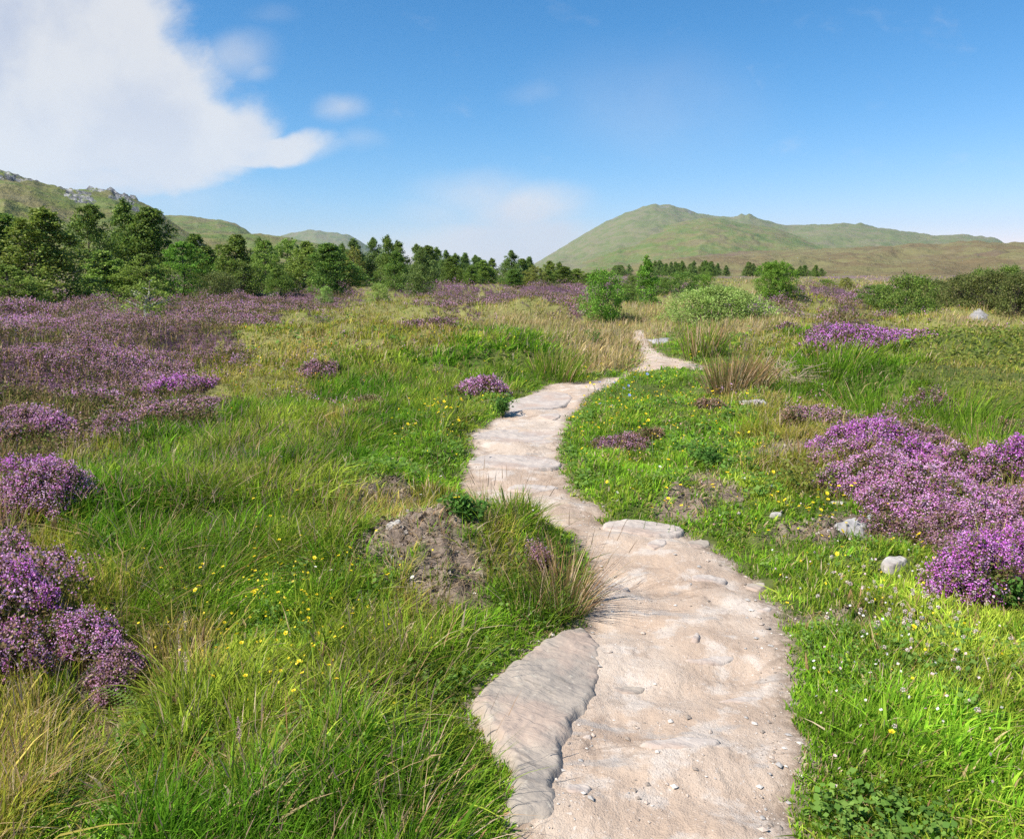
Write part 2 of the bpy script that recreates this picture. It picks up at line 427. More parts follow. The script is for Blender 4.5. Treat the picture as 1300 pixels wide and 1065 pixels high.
def build_hills():
    th = np.radians(np.linspace(-52, 52, 1150))
    rs = [200.]
    while rs[-1] < 7800: rs.append(rs[-1]*1.0105)
    r = np.array(rs)
    R, T = np.meshgrid(r, th, indexing='ij')
    x = R*np.sin(T); y = R*np.cos(T)
    z = np.full(R.shape, -3.0); best = np.zeros(R.shape)
    crag = np.zeros(R.shape)
    for i, g in enumerate(RIDGES):
        az = np.array([ray_azel(*p)[0] for p in g['pts']]); el = np.array([ray_azel(*p)[1] for p in g['pts']])
        el = np.interp(th, az, el, left=-.01, right=el[-1] if az[-1] > .6 else -.01)
        el = el+.0011*fbm(th*70, th*0+i*3.3, 120+i, 4)*np.clip(el/.03, 0, 1)
        if az[0] < -.6: el = np.where(th < az[0], ray_azel(*g['pts'][0])[1], el)
        # ridge line wanders in distance
        Rr = g['R']*(1+.10*fbm(th*6, th*0+i, 70+i, 2))
        zd = np.maximum(EYE+el*Rr, -20)
        kw = np.exp(-(np.arange(-24, 25)/11.)**2); kw /= kw.sum()
        zr = np.convolve(np.pad(zd, 24, mode='edge'), kw, 'valid')
        t = (R-g['foot'])/(Rr-g['foot'])[None, :]
        tf = np.clip(t, 0, 1)
        shape = np.where(t <= 1, .55*tf+.45*tf*tf*(3-2*tf), 1-np.clip((t-1)*1.3, 0, 1.2))
        sc = g['R']*.16
        rel = fbm(x/sc, y/sc, 80+i, 6, .52)
        gul = 1-np.abs(fbm(T*g['R']/sc*1.6, R/sc*.35, 90+i, 3))*2
        amp = g['rough']*g['R']*.55
        edge = np.exp(-((t-1)*5)**2)
        zz = zr[None, :]*shape+(zd-zr)[None, :]*np.exp(-((t-1)*7)**2)+(rel*amp+(gul-.6)*amp*.35)*(1-.85*edge)*np.clip(tf*3, 0, 1)*np.clip(zr/60, .1, 1)[None, :]
        zz = zz+(fbm(x/(sc*.06), y/(sc*.06), 95+i, 3)*g['R']*.0011-np.abs(fbm(x/(sc*.2), y/(sc*.2), 98+i, 4))*g['R']*.0045)*np.clip(tf*3, 0, 1)
        zz = np.where(t < 0, -3+t*0, zz)
        if g['kind'] == 0:                                  # crags under the skyline: short vertical rock steps
            cm = sstep(.12, .26, fbm(T*26, R/90., 33, 4)+.12*np.exp(-((t-.86)/.12)**2))*sstep(.55, .72, t)*(1-sstep(.97, 1.0, t))
            ex = np.exp(-((T-ray_azel(120, 250)[0])/.035)**2)*sstep(.72, .8, t)*(1-sstep(.985, 1.0, t))*sstep(-.15, .15, fbm(T*60, R/40., 34, 3))
            cm = np.maximum(cm, ex)
            zz = zz+cm*(np.abs(fbm(x/9, y/9, 35, 4))*9-2)
            crag = np.where(zz > z, cm, crag)
        elif g['kind'] == 2:
            cm = sstep(.30, .42, fbm(x/120, y/120, 36, 4)*.9+edge*.12)*sstep(.7, .9, t)*.7
            crag = np.where(zz > z, cm, crag)
        else: crag = np.where(zz > z, 0, crag)
        best = np.where(zz > z, g['kind'], best); z = np.maximum(z, zz)
    V = np.stack([x, y, z], -1).reshape(-1, 3)
    n0, n1 = x.shape; idx = np.arange(n0*n1).reshape(n0, n1)
    Q = np.stack([idx[:-1, :-1], idx[1:, :-1], idx[1:, 1:], idx[:-1, 1:]], -1).reshape(-1, 4)[:, ::-1]
    keep = (z.reshape(-1)[Q] > -2.9).any(1); Q = Q[keep]
    used = np.unique(Q); mp = np.zeros(len(V), np.int32); mp[used] = np.arange(len(used))
    col = np.stack([crag, (best == 3)*1.0, (best == 2)*1.0], -1).reshape(-1, 3)[used]
    o = mesh_obj('hills', V[used], [mp[Q]], hill_mat(), col=col, smooth=True); tag(o, kind='structure')
def hill_mat():
    m, nt, out = new_mat('hillside'); n = N(nt)
    pos = n('ShaderNodeTexCoord').outputs['Object']
    at = n('ShaderNodeSeparateColor', {'Color': n('ShaderNodeAttribute', attribute_name='Col').outputs['Color']})
    mp = n('ShaderNodeMapping', {'Vector': pos, 'Scale': (1, .45, 2.5)}).outputs[0]
    a = n.noise(mp, .0045, 8, .62, .4); b = n.noise(mp, .016, 7, .65, .3); c = n.noise(pos, .05, 6, .7); f = n.noise(pos, .25, 4, .7)
    col = n.mix(n.rng(a, .40, .60), (.14, .165, .042), (.205, .19, .07))
    col = n.mix(n.rng(b, .47, .62, 0, .7), col, (.175, .14, .075))
    col = n.mix(n.rng(b, .53, .42, 0, .6), col, (.11, .165, .045))
    col = n.mix(n.rng(c, .50, .66, 0, .5), col, (.23, .21, .12))
    col = n.mix(n.rng(c, .46, .34, 0, .5), col, (.085, .095, .035))
    moor = n.mix(n.rng(b, .42, .58), (.165, .125, .065), (.19, .17, .075))
    moor = n.mix(n.rng(a, .55, .66, 0, .8), moor, (.15, .10, .095))
    moor = n.mix(n.rng(c, .5, .62, 0, .5), moor, (.22, .19, .10))
    col = n.mix(n.math('MULTIPLY', at.outputs[2], .55), col, n.mix(n.rng(b, .4, .62), (.165, .175, .085), (.21, .20, .125)))
    col = n.mix(at.outputs[1], col, moor)
    rock = n.mix(n.rng(c, .42, .6), (.10, .10, .105), (.36, .35, .34))
    rock = n.mix(n.rng(f, .5, .65, 0, .6), rock, (.05, .05, .055))
    cr = n.math('MULTIPLY', at.outputs[0], n.rng(f, .35, .55), clamp=True)
    col = n.mix(n.rng(cr, .25, .55), col, rock)
    scree = n.math('MULTIPLY', n.rng(n.noise(pos, .03, 8, .75), .64, .70), n.rng(n.noise(pos, .004, 3, .6), .5, .6))
    col = n.mix(n.math('MULTIPLY', scree, .7), col, (.34, .33, .30))
    h = n.math('ADD', n.math('MULTIPLY', c, 6.0), n.math('MULTIPLY', f, 1.2))
    bp = n('ShaderNodeBump', {'Strength': .8, 'Distance': 1.6, 'Height': h}).outputs[0]
    p = n('ShaderNodeBsdfPrincipled', {'Base Color': col, 'Roughness': .95, 'Specular IOR Level': .05, 'Normal': bp})
    nt.links.new(p.outputs[0], out.inputs[0]); return m
build_hills()

# ------------------------------------------------------------------ stones
STONES = []
def on_stone(x, y, grow=.0):
    m = np.zeros(np.shape(x), bool)
    for P in STONES:
        c = P.mean(0); k = (np.abs(x-c[0]) < 1) & (np.abs(y-c[1]) < 1)
        if k.any():
            v = np.zeros(k.sum(), bool); v[:] = poly_sdf(x[k], y[k], P) < grow; m[k] |= v
    return m
def stone_patch(name, outline, h, mat, label, cat, group=None, edge=.05, rough=.012, seed=0, tilt=0.0, px=True, res=None):
    """a worn stone with its own outline (photo px or metres), real thickness, bedded in the ground"""
    if px:
        oc = np.mean(np.array(outline, float), 0); z0 = place(*oc)[2]
        P = smooth_poly([flat(*p, z0) for p in outline], 2)
    else: P = smooth_poly(outline, 2)
    if cat == 'stone': STONES.append(P)
    cx, cy = P.mean(0); mn, mx = P.min(0)-.02, P.max(0)+.02
    n = res or 70
    st = max((mx-mn).max()/n, .004)
    gx, gy = np.meshgrid(np.arange(mn[0], mx[0]+st, st), np.arange(mn[1], mx[1]+st, st), indexing='ij')
    s = poly_sdf(gx, gy, P)+fbm(gx*9, gy*9, seed+3, 3)*edge*.5
    base = float(np.median(ground_z(np.array([cx]), np.array([cy]))))
    gz = ground_z(gx, gy)
    top = (.6*gz+.4*base if name == 'rock_slab' else .5*gz+.5*base)+h*(1+.5*fbm(gx*2.2, gy*2.2, seed, 3))+fbm(gx*14, gy*14, seed+5, 4)*rough+tilt*(gx-cx)
    k = sstep(0, edge, -s)
    z = (gz-.05)*(1-k)+top*k
    z = np.where(s > 0, gz-.08, z)
    inside = s < .01
    idx = np.arange(gx.size).reshape(gx.shape)
    Q = np.stack([idx[:-1, :-1], idx[1:, :-1], idx[1:, 1:], idx[:-1, 1:]], -1).reshape(-1, 4)
    ok = inside.reshape(-1)[Q].all(1); Q = Q[ok]
    if not len(Q): return None
    V = np.stack([gx-cx, gy-cy, z-base], -1).reshape(-1, 3)
    used = np.unique(Q); mp = np.zeros(len(V), np.int32); mp[used] = np.arange(len(used)); Q = mp[Q]; V = V[used]
    # skirt and underside so that the stone is a closed body
    e = np.concatenate([Q[:, [0, 1]], Q[:, [1, 2]], Q[:, [2, 3]], Q[:, [3, 0]]])
    key = np.sort(e, 1); _, inv, cnt = np.unique(key, axis=0, return_inverse=True, return_counts=True)
    be = e[cnt[inv.ravel()] == 1]
    nv = len(V); B = V.copy(); B[:, 2] = V[:, 2].min()-.06
    V2 = np.concatenate([V, B]); side = np.stack([be[:, 1], be[:, 0], be[:, 0]+nv, be[:, 1]+nv], 1)
    o = mesh_obj(name, V2, [np.concatenate([Q, Q[:, ::-1]+nv, side])], mat, smooth=True)
    o.location = (cx, cy, base); return tag(o, label, cat, group)

def ring(px, py, rx, ry, n=9, seed=0, jag=.22):
    r = np.random.default_rng(seed)
    a = np.arange(n)*2*math.pi/n+r.uniform(-.2, .2, n); k = 1+r.uniform(-jag, jag, n)
    return [(px+rx*math.cos(t)*q, py+ry*math.sin(t)*q) for t, q in zip(a, k)]

stone_patch('rock_slab', SLAB_PX, .026, M_SLAB,
            'big smooth grey rock slab forming the left edge of the path at the bottom', 'rock slab', edge=.08, rough=.008, seed=4, res=190, tilt=-.08)
steps = [([(590, 556), (640, 549), (690, 551), (722, 548), (722, 566), (680, 572), (630, 568), (592, 566)], 'upper wide stone step crossing the middle stretch of the path'),
         ([(588, 584), (640, 578), (700, 582), (718, 588), (712, 598), (650, 600), (592, 596)], 'lower wide stone step just below the dark gap in the path'),
         ([(752, 664), (800, 662), (862, 668), (880, 680), (840, 690), (772, 684)], 'worn stone step where the path bends above the large foreground stretch'),
         ([(640, 515), (690, 500), (735, 506), (722, 522), (660, 530), (628, 532)], 'pale bedrock step in the upper bend of the path')]
for i, (pl, lb) in enumerate(steps):
    stone_patch('stone_step', pl, .024, M_PSTONE, lb, 'step', 'stone steps set in the path', edge=.04, rough=.006, seed=20+i)
flats = [(832, 692, 20, 7, 'small pale flat stone at the top right corner of the foreground path'), (885, 691, 22, 8, 'grey flagstone on the right rim of the foreground path'),
         (778, 745, 30, 9, 'pale ledge stone near the left rim of the path beside the rush tussock'), (968, 775, 16, 5, 'white oblong stone on the right rim of the path'),
         (882, 810, 13, 9, 'small whitish stone in the middle of the foreground path'), (990, 875, 9, 6, 'small pale stone near the lower right rim of the path'),
         (940, 890, 40, 8, 'long low grey stone across the lower right of the path'), (870, 945, 60, 14, 'wide pale bedrock patch low in the foreground path'),
         (745, 935, 18, 8, 'small pale stone beside the lower end of the big slab'), (900, 735, 34, 6, 'thin brownish ledge in the upper right of the foreground path'),
         (960, 745, 20, 7, 'grey flat stone on the right of the path below the bend'), (800, 875, 34, 9, 'greyish stone flush with the sand in the lower path'),
         (672, 620, 40, 8, 'flat worn stone in the path below the steps'), (735, 1000, 30, 14, 'pale stone at the very bottom of the path'),
         (905, 840, 45, 8, 'faint pale ledge across the middle right of the foreground path'), (700, 470+60, 18, 5, 'brownish stone in the upper path')]
for i, (px, py, rx, ry, lb) in enumerate(flats):
    stone_patch('flat_stone', ring(px, py, rx, ry, 8, 50+i), .008 if rx > 14 else .014, M_SLAB if 'gr' in lb[:8] else M_PSTONE, lb, 'stone', 'flat stones in the path', edge=.03, rough=.004, seed=60+i, res=46)
for i, (px, py, rx, ry, h, mt, lb) in enumerate([
    (1098, 664, 31, 11, .10, M_ROCK, 'flat grey boulder in the turf below the purple heather'),
    (1135, 724, 15, 9, .07, M_WHITE, 'small white and grey stone in the turf right of the path'),
    (1057, 708, 7, 4, .035, M_WHITE, 'tiny white stone on bare soil right of the path'),
    (1176, 703, 9, 5, .05, M_WHITE, 'small pale stone left of the darkest pink heather'),
    (1123, 637, 5, 4, .035, M_WHITE, 'tiny white stone just above the flat grey boulder'),
    (1065, 640, 12, 4, .03, M_WHITE, 'thin pale stone in the turf left above the flat grey boulder'),
    (1255, 768, 14, 6, .04, M_ROCK, 'half buried stone in the shade of the heather at the right edge'),
    (573, 528, 13, 4, .04, M_WHITE, 'pale flat stone in the bright turf left of the path'),
    (985, 660, 10, 4, .03, M_WHITE, 'small pale stone in the turf beside the path bend'),
    (500, 712, 10, 5, .04, M_WHITE, 'small pale stone at the left of the bare peat'),
    (875, 467, 20, 7, .09, M_SLAB, 'grey kerb boulder where the far path turns right'),
    (838, 434, 16, 6, .10, M_ROCK, 'weathered boulder beside the far end of the path'),
    (1243, 410, 13, 8, .55, M_ROCK, 'cracked grey boulder in the dry grass near the right hedge, left of a pair'),
    (1276, 404, 13, 8, .65, M_ROCK, 'brown grey boulder right of the cracked one near the right hedge'),
    (675, 585, 6, 3, .03, M_PSTONE, 'small loose stone above the lower step'), (705, 592, 8, 5, .06, M_PSTONE, 'rounded stone at the right end of the lower step'),
    (955, 512, 16, 5, .06, M_WHITE, 'pale stone showing in the turf below the dead stalks')]):
    stone_patch('stone', ring(px, py, rx*1.55, ry*(.8 if py > 500 else .5), 9, 90+i, .2), h*.38, mt, lb, 'stone', 'stones lying in the turf', edge=.035 if rx < 20 and py > 500 else .07 if py > 500 else .3, rough=.012 if py > 420 else .05, seed=100+i, res=50)

# gravel and crumbs on the path, uncountable
def gravel():
    acc = Acc(); n = 15000
    r = np.exp(rng.uniform(math.log(1.7), math.log(14), n)); t = rng.uniform(-.35, .42, n)
    x = r*np.sin(t); y = r*np.cos(t); s = path_sdf(x, y)
    w = rng.uniform(size=n) < np.where(s > -.16, 1, .35*(fbm(x*3, y*3, 88, 2) > -.05))
    m = (s < .02) & w; x, y, s = x[m], y[m], s[m]; n = len(x)
    z = ground_z(x, y, s)
    size = .002+.008*rng.power(.6, n)**4*1.6+.001*np.hypot(x, y)*.5
    oct_ = np.array([[1, 0, 0], [.3, .9, .1], [-.9, .35, 0], [-.2, -.9, 0], [.6, -.6, .1], [.1, .1, .75], [0, 0, -.6]])
    tri = np.array([[0, 1, 5], [1, 2, 5], [2, 3, 5], [3, 4, 5], [4, 0, 5], [1, 0, 6], [2, 1, 6], [3, 2, 6], [4, 3, 6], [0, 4, 6]])
    a = rng.uniform(0, 6.28, n); ca, sa = np.cos(a), np.sin(a)
    k = rng.uniform(.6, 1.3, (n, 3))*np.array([1, .8, .6])
    v = oct_[None]*k[:, None]*size[:, None, None]
    V = np.stack([v[..., 0]*ca[:, None]-v[..., 1]*sa[:, None], v[..., 0]*sa[:, None]+v[..., 1]*ca[:, None], v[..., 2]], -1)+np.stack([x, y, z+size*.2], -1)[:, None]
    base = np.array([[.55, .45, .37], [.68, .62, .55], [.33, .27, .22], [.42, .39, .36]])[rng.integers(0, 4, n)]
    acc.add(V, tri=(tri[None]+(np.arange(n)*7)[:, None, None]).reshape(-1, 3), c=np.repeat(base, 7, 0))
    tag(acc.build('gravel', M_HEATH), kind='stuff')
gravel()

def soil_crumbs():
    acc = Acc()
    for cx, cy, rx, ry in PEAT:
        n = int(900*max(.15, rx*ry*4)*max(.3, 1-cy/14))
        x = rng.normal(cx, rx*.55, n); y = rng.normal(cy, ry*.55, n); s = path_sdf(x, y); m = s > .03; x, y, s = x[m], y[m], s[m]
        P = np.stack([x, y, ground_z(x, y, s)+.004], -1)
        c = np.array([(.20, .15, .11), (.30, .23, .18), (.12, .09, .07), (.42, .36, .30)])[rng.integers(0, 4, len(x))]
        sz = .007+.022*rng.power(.5, len(x))**4
        for q in range(4): quads_at(acc, P+rng.normal(0, 1, P.shape)*sz[:, None]*.22, sz, c*rng.uniform(.85, 1.15, (len(x), 1)), aspect=.8)
        k = n//3; x = rng.normal(cx, rx*.6, k); y = rng.normal(cy, ry*.6, k)      # dead roots
        B = np.stack([x, y, ground_z(x, y)+.006], -1); d = unit(np.stack([rng.normal(0, 1, k), rng.normal(0, 1, k), rng.uniform(-.05, .3, k)], -1))
        cc = np.array([(.50, .40, .29), (.36, .27, .19), (.24, .17, .12)])[rng.integers(0, 3, k)]
        blades(acc, B, d, np.stack([np.zeros(k), np.zeros(k), np.full(k, -.2)], -1), rng.uniform(.05, .16, k), rng.uniform(.002, .0045, k), cc, None, 2)
    tag(acc.build('soil_crumbs', M_HEATH), 'crumbs of peat and dead roots on the bare soil', 'soil', kind='stuff')
soil_crumbs()

# ------------------------------------------------------------------ heather
BUSH = []   # (x, y, rx, ry) footprint of the single bushes: ground cover keeps out
HG = np.array([(.095, .12, .025), (.13, .15, .035), (.15, .10, .045), (.19, .13, .06)])
PINKS = {'bright': np.array([(.80, .24, .76), (.84, .36, .80), (.70, .18, .70), (.86, .48, .84)]),
         'pink': np.array([(.80, .36, .70), (.84, .46, .76), (.74, .27, .62), (.86, .56, .78)]),
         'muted': np.array([(.50, .26, .36), (.60, .34, .47), (.38, .21, .22), (.70, .38, .58)]),
         'brown': np.array([(.46, .27, .18), (.52, .33, .24), (.38, .22, .13), (.58, .40, .34)])}
def heather_bush(px, py, wpx, hgt, tone, label, dens=1.0, aspect=.8, group='heather bushes', name='heather_bush'):
    x, y, z = place(px, py)
    d = math.hypot(x, y); rx = wpx/2/F*d; ry = max(rx*aspect, .12)
    BUSH.append((x, y, rx, ry))
    t = thing(name, (x, y, z), label, 'heather', group)
    fol, flo = Acc(), Acc()
    n = int(np.clip(4600*rx*ry*3.14*dens, 200, 3800)); lod = max(1.0, d/4.6)
    if d > 9: n = int(n*.6)
    q = np.sqrt(rng.uniform(0, 1, n)); a = rng.uniform(0, 6.28, n)
    wob = 1+.42*fbm(np.cos(a)*1.3+x*2, np.sin(a)*1.3+y*2, 19, 3)+.12*np.sin(a*3+x*5)
    ux, uy = q*np.cos(a)*wob, q*np.sin(a)*wob
    lump = 1+.6*fbm(ux*1.8+x*3, uy*1.8+y*3, 11, 3)+.25*perlin(ux*5+x, uy*5, 13)
    hz = hgt*1.05*lump*(1-q**2)**.75+.035
    gx, gy = x+ux*rx, y+uy*ry
    gz = ground_z(gx, gy)-z
    L = rng.uniform(.07, .17, n)*min(1.6, max(1, d/7))*(.6+.4*min(1, hgt/.2))
    deep = rng.uniform(size=n) < .22
    hz = np.where(deep, hz*rng.uniform(.3, .8, n), hz)
    direc = unit(np.stack([ux*.75+rng.normal(0, .28, n), uy*.75+rng.normal(0, .28, n), np.full(n, 1.0)], -1))
    tip = np.stack([ux*rx, uy*ry, gz+hz], -1)
    base = tip-direc*L[:, None]; base[:, 2] = np.maximum(base[:, 2], gz-.02)
    patch = fbm(gx*5, gy*5, 15, 3)
    flowered = (~deep) & (patch+rng.normal(0, .16, n) > (-.16 if tone in ('bright', 'pink') else -.1))
    # woody stems
    gi = HG[rng.integers(0, 4, n)]
    blades(fol, base, tip-base, np.zeros((n, 3)), np.ones(n), np.full(n, .003*lod), gi*.9, segs=1)
    ns = int(n*.35); bx = np.stack([ux[:ns]*rx*.5, uy[:ns]*ry*.5, gz[:ns]-.02], -1)
    blades(fol, bx, base[:ns]-bx, np.zeros((ns, 3)), np.ones(ns), np.full(ns, .006*lod), np.tile((.10, .075, .055), (ns, 1)), segs=1)
    # needles
    K = int(np.clip(16/lod, 6, 16)); ts = rng.uniform(-.25, .95, (n, K))
    P = base[:, None]+(tip-base)[:, None]*ts[..., None]+rng.normal(0, .009*lod**.5, (n, K, 3))
    quads_at(fol, P.reshape(-1, 3), rng.uniform(.009, .017, n*K)*lod**.75, (np.repeat(gi, K, 0)*rng.uniform(.7, 1.25, (n*K, 1))), aspect=.4)
    # florets
    m = flowered; nf = m.sum(); K = int(np.clip(26/lod, 8, 26)); ts = rng.uniform(.25, 1.05, (nf, K))
    P = base[m][:, None]+(tip-base)[m][:, None]*ts[..., None]+rng.normal(0, .0085*lod**.5, (nf, K, 3))
    pal = PINKS[tone]; ci = pal[rng.integers(0, 4, nf)]
    cc = np.repeat(ci, K, 0)*rng.uniform(.75, 1.2, (nf*K, 1))
    br = rng.uniform(size=nf*K) < (.08 if tone == 'bright' else .15)
    cc[br] = PINKS['brown'][rng.integers(0, 4, br.sum())]
    quads_at(flo, P.reshape(-1, 3), rng.uniform(.0045, .0078, nf*K)*lod**.8, cc, aspect=.8)
    fol.build('foliage', M_HEATH, t)
    if not flo.empty(): flo.build('flowers', M_FLOWER, t)
    return t
HB = [
    (1150, 598, 90, .17, 'bright', 'vivid pink heather between the deep purple hump and the broad pink bush'),
    (1215, 612, 100, .18, 'pink', 'pink heather along the upper edge of the right mass'),
    (1240, 720, 80, .13, 'muted', 'brown tinged heather just above the vivid lowest bush'),
    (70, 745, 60, .14, 'muted', 'brownish heather sprays behind the vivid left edge heather'),
    (5, 690, 60, .16, 'pink', 'pink heather cut by the left edge above the dry hollow'),
    (820, 560, 46, .08, 'brown', 'thin brown heather among buttercups right of the path'),
    (405, 470, 60, .14, 'muted', 'thin mauve heather in the olive grass right of the moor'),
    (470, 520, 50, .12, 'brown', 'faded heather sprigs in the grass left of the upper path'),  # px, py (foot), width px, height m, tone, label
    (1240, 752, 130, 0.21, 'bright', 'vivid purple heather bush with dark shadow below at the right edge'),
    (1290, 738, 123, 0.211, 'bright', 'vivid heather cut by the right edge of the photo lowest in the mass'),
    (1180, 636, 168, 0.186, 'pink', 'broad pink heather bush in the middle of the right mass'),
    (1110, 618, 134, 0.174, 'pink', 'pink heather bush at the lower left end of the right mass'),
    (1255, 651, 168, 0.186, 'pink', 'pinkish heather bush between the broad pink bush and right edge'),
    (1098, 572, 123, 0.198, 'bright', 'deep purple heather hump topping the right mass'),
    (1045, 541, 100, 0.124, 'muted', 'low muted heather trailing off left of the deep purple hump'),
    (1062, 588, 67, 0.124, 'pink', 'small pink heather outcrop at the left tip of the right mass'),
    (1165, 571, 123, 0.149, 'muted', 'dusky heather behind the broad pink bush'),
    (1285, 608, 89, 0.211, 'bright', 'purple heather clump high on the right edge of the photo'),
    (1200, 686, 123, 0.124, 'muted', 'faded brownish heather between boulder and vivid bush'),
    (1275, 686, 123, 0.161, 'muted', 'faded heather above the vivid bushes at the right edge'),
    (1130, 658, 67, 0.087, 'muted', 'sparse faded heather right behind the flat grey boulder'),
    (62, 664, 117, 0.198, 'pink', 'rounded pink heather bush beside the dry hollow at the left'),
    (28, 616, 89, 0.174, 'bright', 'purple heather behind the rounded pink bush at the left edge'),
    (30, 796, 100, 0.211, 'bright', 'vivid heather at the left edge with dark shadow on its right'),
    (20, 858, 100, 0.161, 'pink', 'lowest heather at the left edge of the photo'),
    (105, 836, 123, 0.149, 'pink', 'reddish pink heather sprays right of the left edge clumps'),
    (150, 868, 78, 0.087, 'muted', 'small faded heather sprays above the fern'),
    (224, 500, 88, 0.204, 'bright', 'brightest violet heather hummock in the left moor'),
    (72, 552, 69, 0.161, 'pink', 'pink heather clump above the long grass at the left'),
    (150, 556, 89, 0.161, 'muted', 'dull mauve heather left of the long grass'),
    (255, 525, 108, 0.144, 'muted', 'dull mauve heather below the brightest violet hummock'),
    (130, 512, 84, 0.132, 'pink', 'lilac heather left of the brightest violet hummock'),
    (20, 546, 78, 0.186, 'muted', 'dull heather at the left edge above the pink clumps'),
    (550, 442, 93, 0.242, 'muted', 'dusky heather clump alone in the olive grass in the middle'),
    (612, 478, 76, 0.180, 'pink', 'pale mauve heather beside the path where it first bends'),
    (1092, 448, 156, 0.228, 'bright', 'long low purple heather mound beyond the bright wet grass'),
    (1020, 445, 108, 0.279, 'muted', 'brownish heather left of the long low purple mound'),
    (1172, 486, 86, 0.279, 'muted', 'single mauve heather clump in the bilberry slope at the right'),
    (905, 524, 45, 0.096, 'brown', 'small withered heather tuft in the turf right of the path'),
    (1005, 552, 38, 0.192, 'brown', 'withered brown heather at the left tip of the right mass'),
    (1282, 531, 67, 0.186, 'brown', 'dark withered heather near the right edge on the bilberry slope'),
    (688, 708, 49, 0.105, 'muted', 'small heather tuft with one purple spray beside the rush tussock'),
    (790, 568, 78, 0.062, 'muted', 'low thin heather among yellow flowers right of the path'),
    (960, 402, 60, 0.240, 'bright', 'purple heather at the foot of the grey green willow'),
    (1075, 396, 79, 0.300, 'muted', 'far mauve heather mound left of the dark bush'),
    (820, 392, 50, 0.300, 'muted', 'mauve heather behind the slim conifer')]
for h in HB: heather_bush(*h)

def in_bush(x, y, k=1.0):
    m = np.zeros(x.shape, bool)
    for bx, by, rx, ry in BUSH: m |= ((x-bx)/(rx*k))**2+((y-by)/(ry*k))**2 < 1
    return m
# moor heather: one uncountable cover
def heather_cover():
    fol, flo = Acc(), Acc()
    for (r0, r1, n, K1, K2, lod) in ((1.7, 8, 30000, 8, 12, 1.25), (8, 24, 90000, 5, 8, 1.9), (24, 62, 110000, 3, 5, 3.6), (62, 170, 60000, 2, 4, 7.5)):
        r = np.exp(rng.uniform(math.log(r0), math.log(r1), n)); t = rng.uniform(-.68, .68, n)
        x, y = r*np.sin(t), r*np.cos(t)
        s = path_sdf(x, y); k = veg(x, y)
        m = (s > .12) & ((k == ord('h')) | ((k == ord('o')) & (r > 9) & (rng.uniform(size=n) < .05))) & ~in_bush(x, y, .8)
        x, y, s, r = x[m], y[m], s[m], r[m]; n = len(x)
        z = ground_z(x, y, s)
        mound = np.clip(.42+1.5*fbm(x*.75, y*.75, 17, 3), .02, 1.5)
        H = (.06+.26*mound)*rng.uniform(.75, 1.05, n)*(1+np.clip(r/90, 0, .6))
        L = np.minimum(.13*max(1, lod*.45), H)
        direc = unit(np.stack([rng.normal(0, .4, n), rng.normal(0, .4, n), np.ones(n)], -1))
        tip = np.stack([x, y, z+H], -1); base = tip-direc*L[:, None]
        sc = lod*1.0
        gi = HG[rng.integers(0, 4, n)]
        blades(fol, np.stack([x, y, z-.02], -1), tip-np.stack([x, y, z-.02], -1), np.zeros((n, 3)), np.ones(n), np.full(n, .003*lod), gi, segs=1)
        ts = rng.uniform(-.6, .9, (n, K1))
        P = base[:, None]+(tip-base)[:, None]*ts[..., None]+rng.normal(0, .012*sc**.9, (n, K1, 3))
        quads_at(fol, P.reshape(-1, 3), rng.uniform(.010, .017, n*K1)*sc, np.repeat(gi, K1, 0)*rng.uniform(.7, 1.3, (n*K1, 1)), aspect=.5)
        pt = fbm(x*.35, y*.35, 23, 4)+.5*fbm(x*1.7, y*1.7, 24, 2)
        nf = pt*1.3+(mound-.45)*.35+rng.normal(0, .15, n) > -.03
        lvl = np.clip(pt[nf]*2.2+.08+rng.normal(0, .16, nf.sum()), 0, 1)[:, None]
        c = PINKS['muted'][rng.integers(0, 4, nf.sum())]*(1-lvl)+PINKS['pink'][rng.integers(0, 4, nf.sum())]*lvl
        ts = rng.uniform(.2, 1.05, (nf.sum(), K2))
        P = base[nf][:, None]+(tip-base)[nf][:, None]*ts[..., None]+rng.normal(0, .010*sc**.95, (nf.sum(), K2, 3))
        cc = np.repeat(c, K2, 0)*rng.uniform(.75, 1.2, (nf.sum()*K2, 1))
        br = rng.uniform(size=len(cc)) < .36; cc[br] = PINKS['brown'][rng.integers(0, 4, br.sum())]
        quads_at(flo, P.reshape(-1, 3), rng.uniform(.0058, .0095, len(cc))*sc, cc, aspect=.7)
    t = bpy.data.objects.new('heather_moor', None); C.objects.link(t)
    tag(t, 'low mauve and brown heather covering the open moor', 'heather', kind='stuff')
    tag(fol.build('foliage', M_HEATH, t), kind='stuff'); tag(flo.build('flowers', M_FLOWER, t), kind='stuff')
heather_cover()

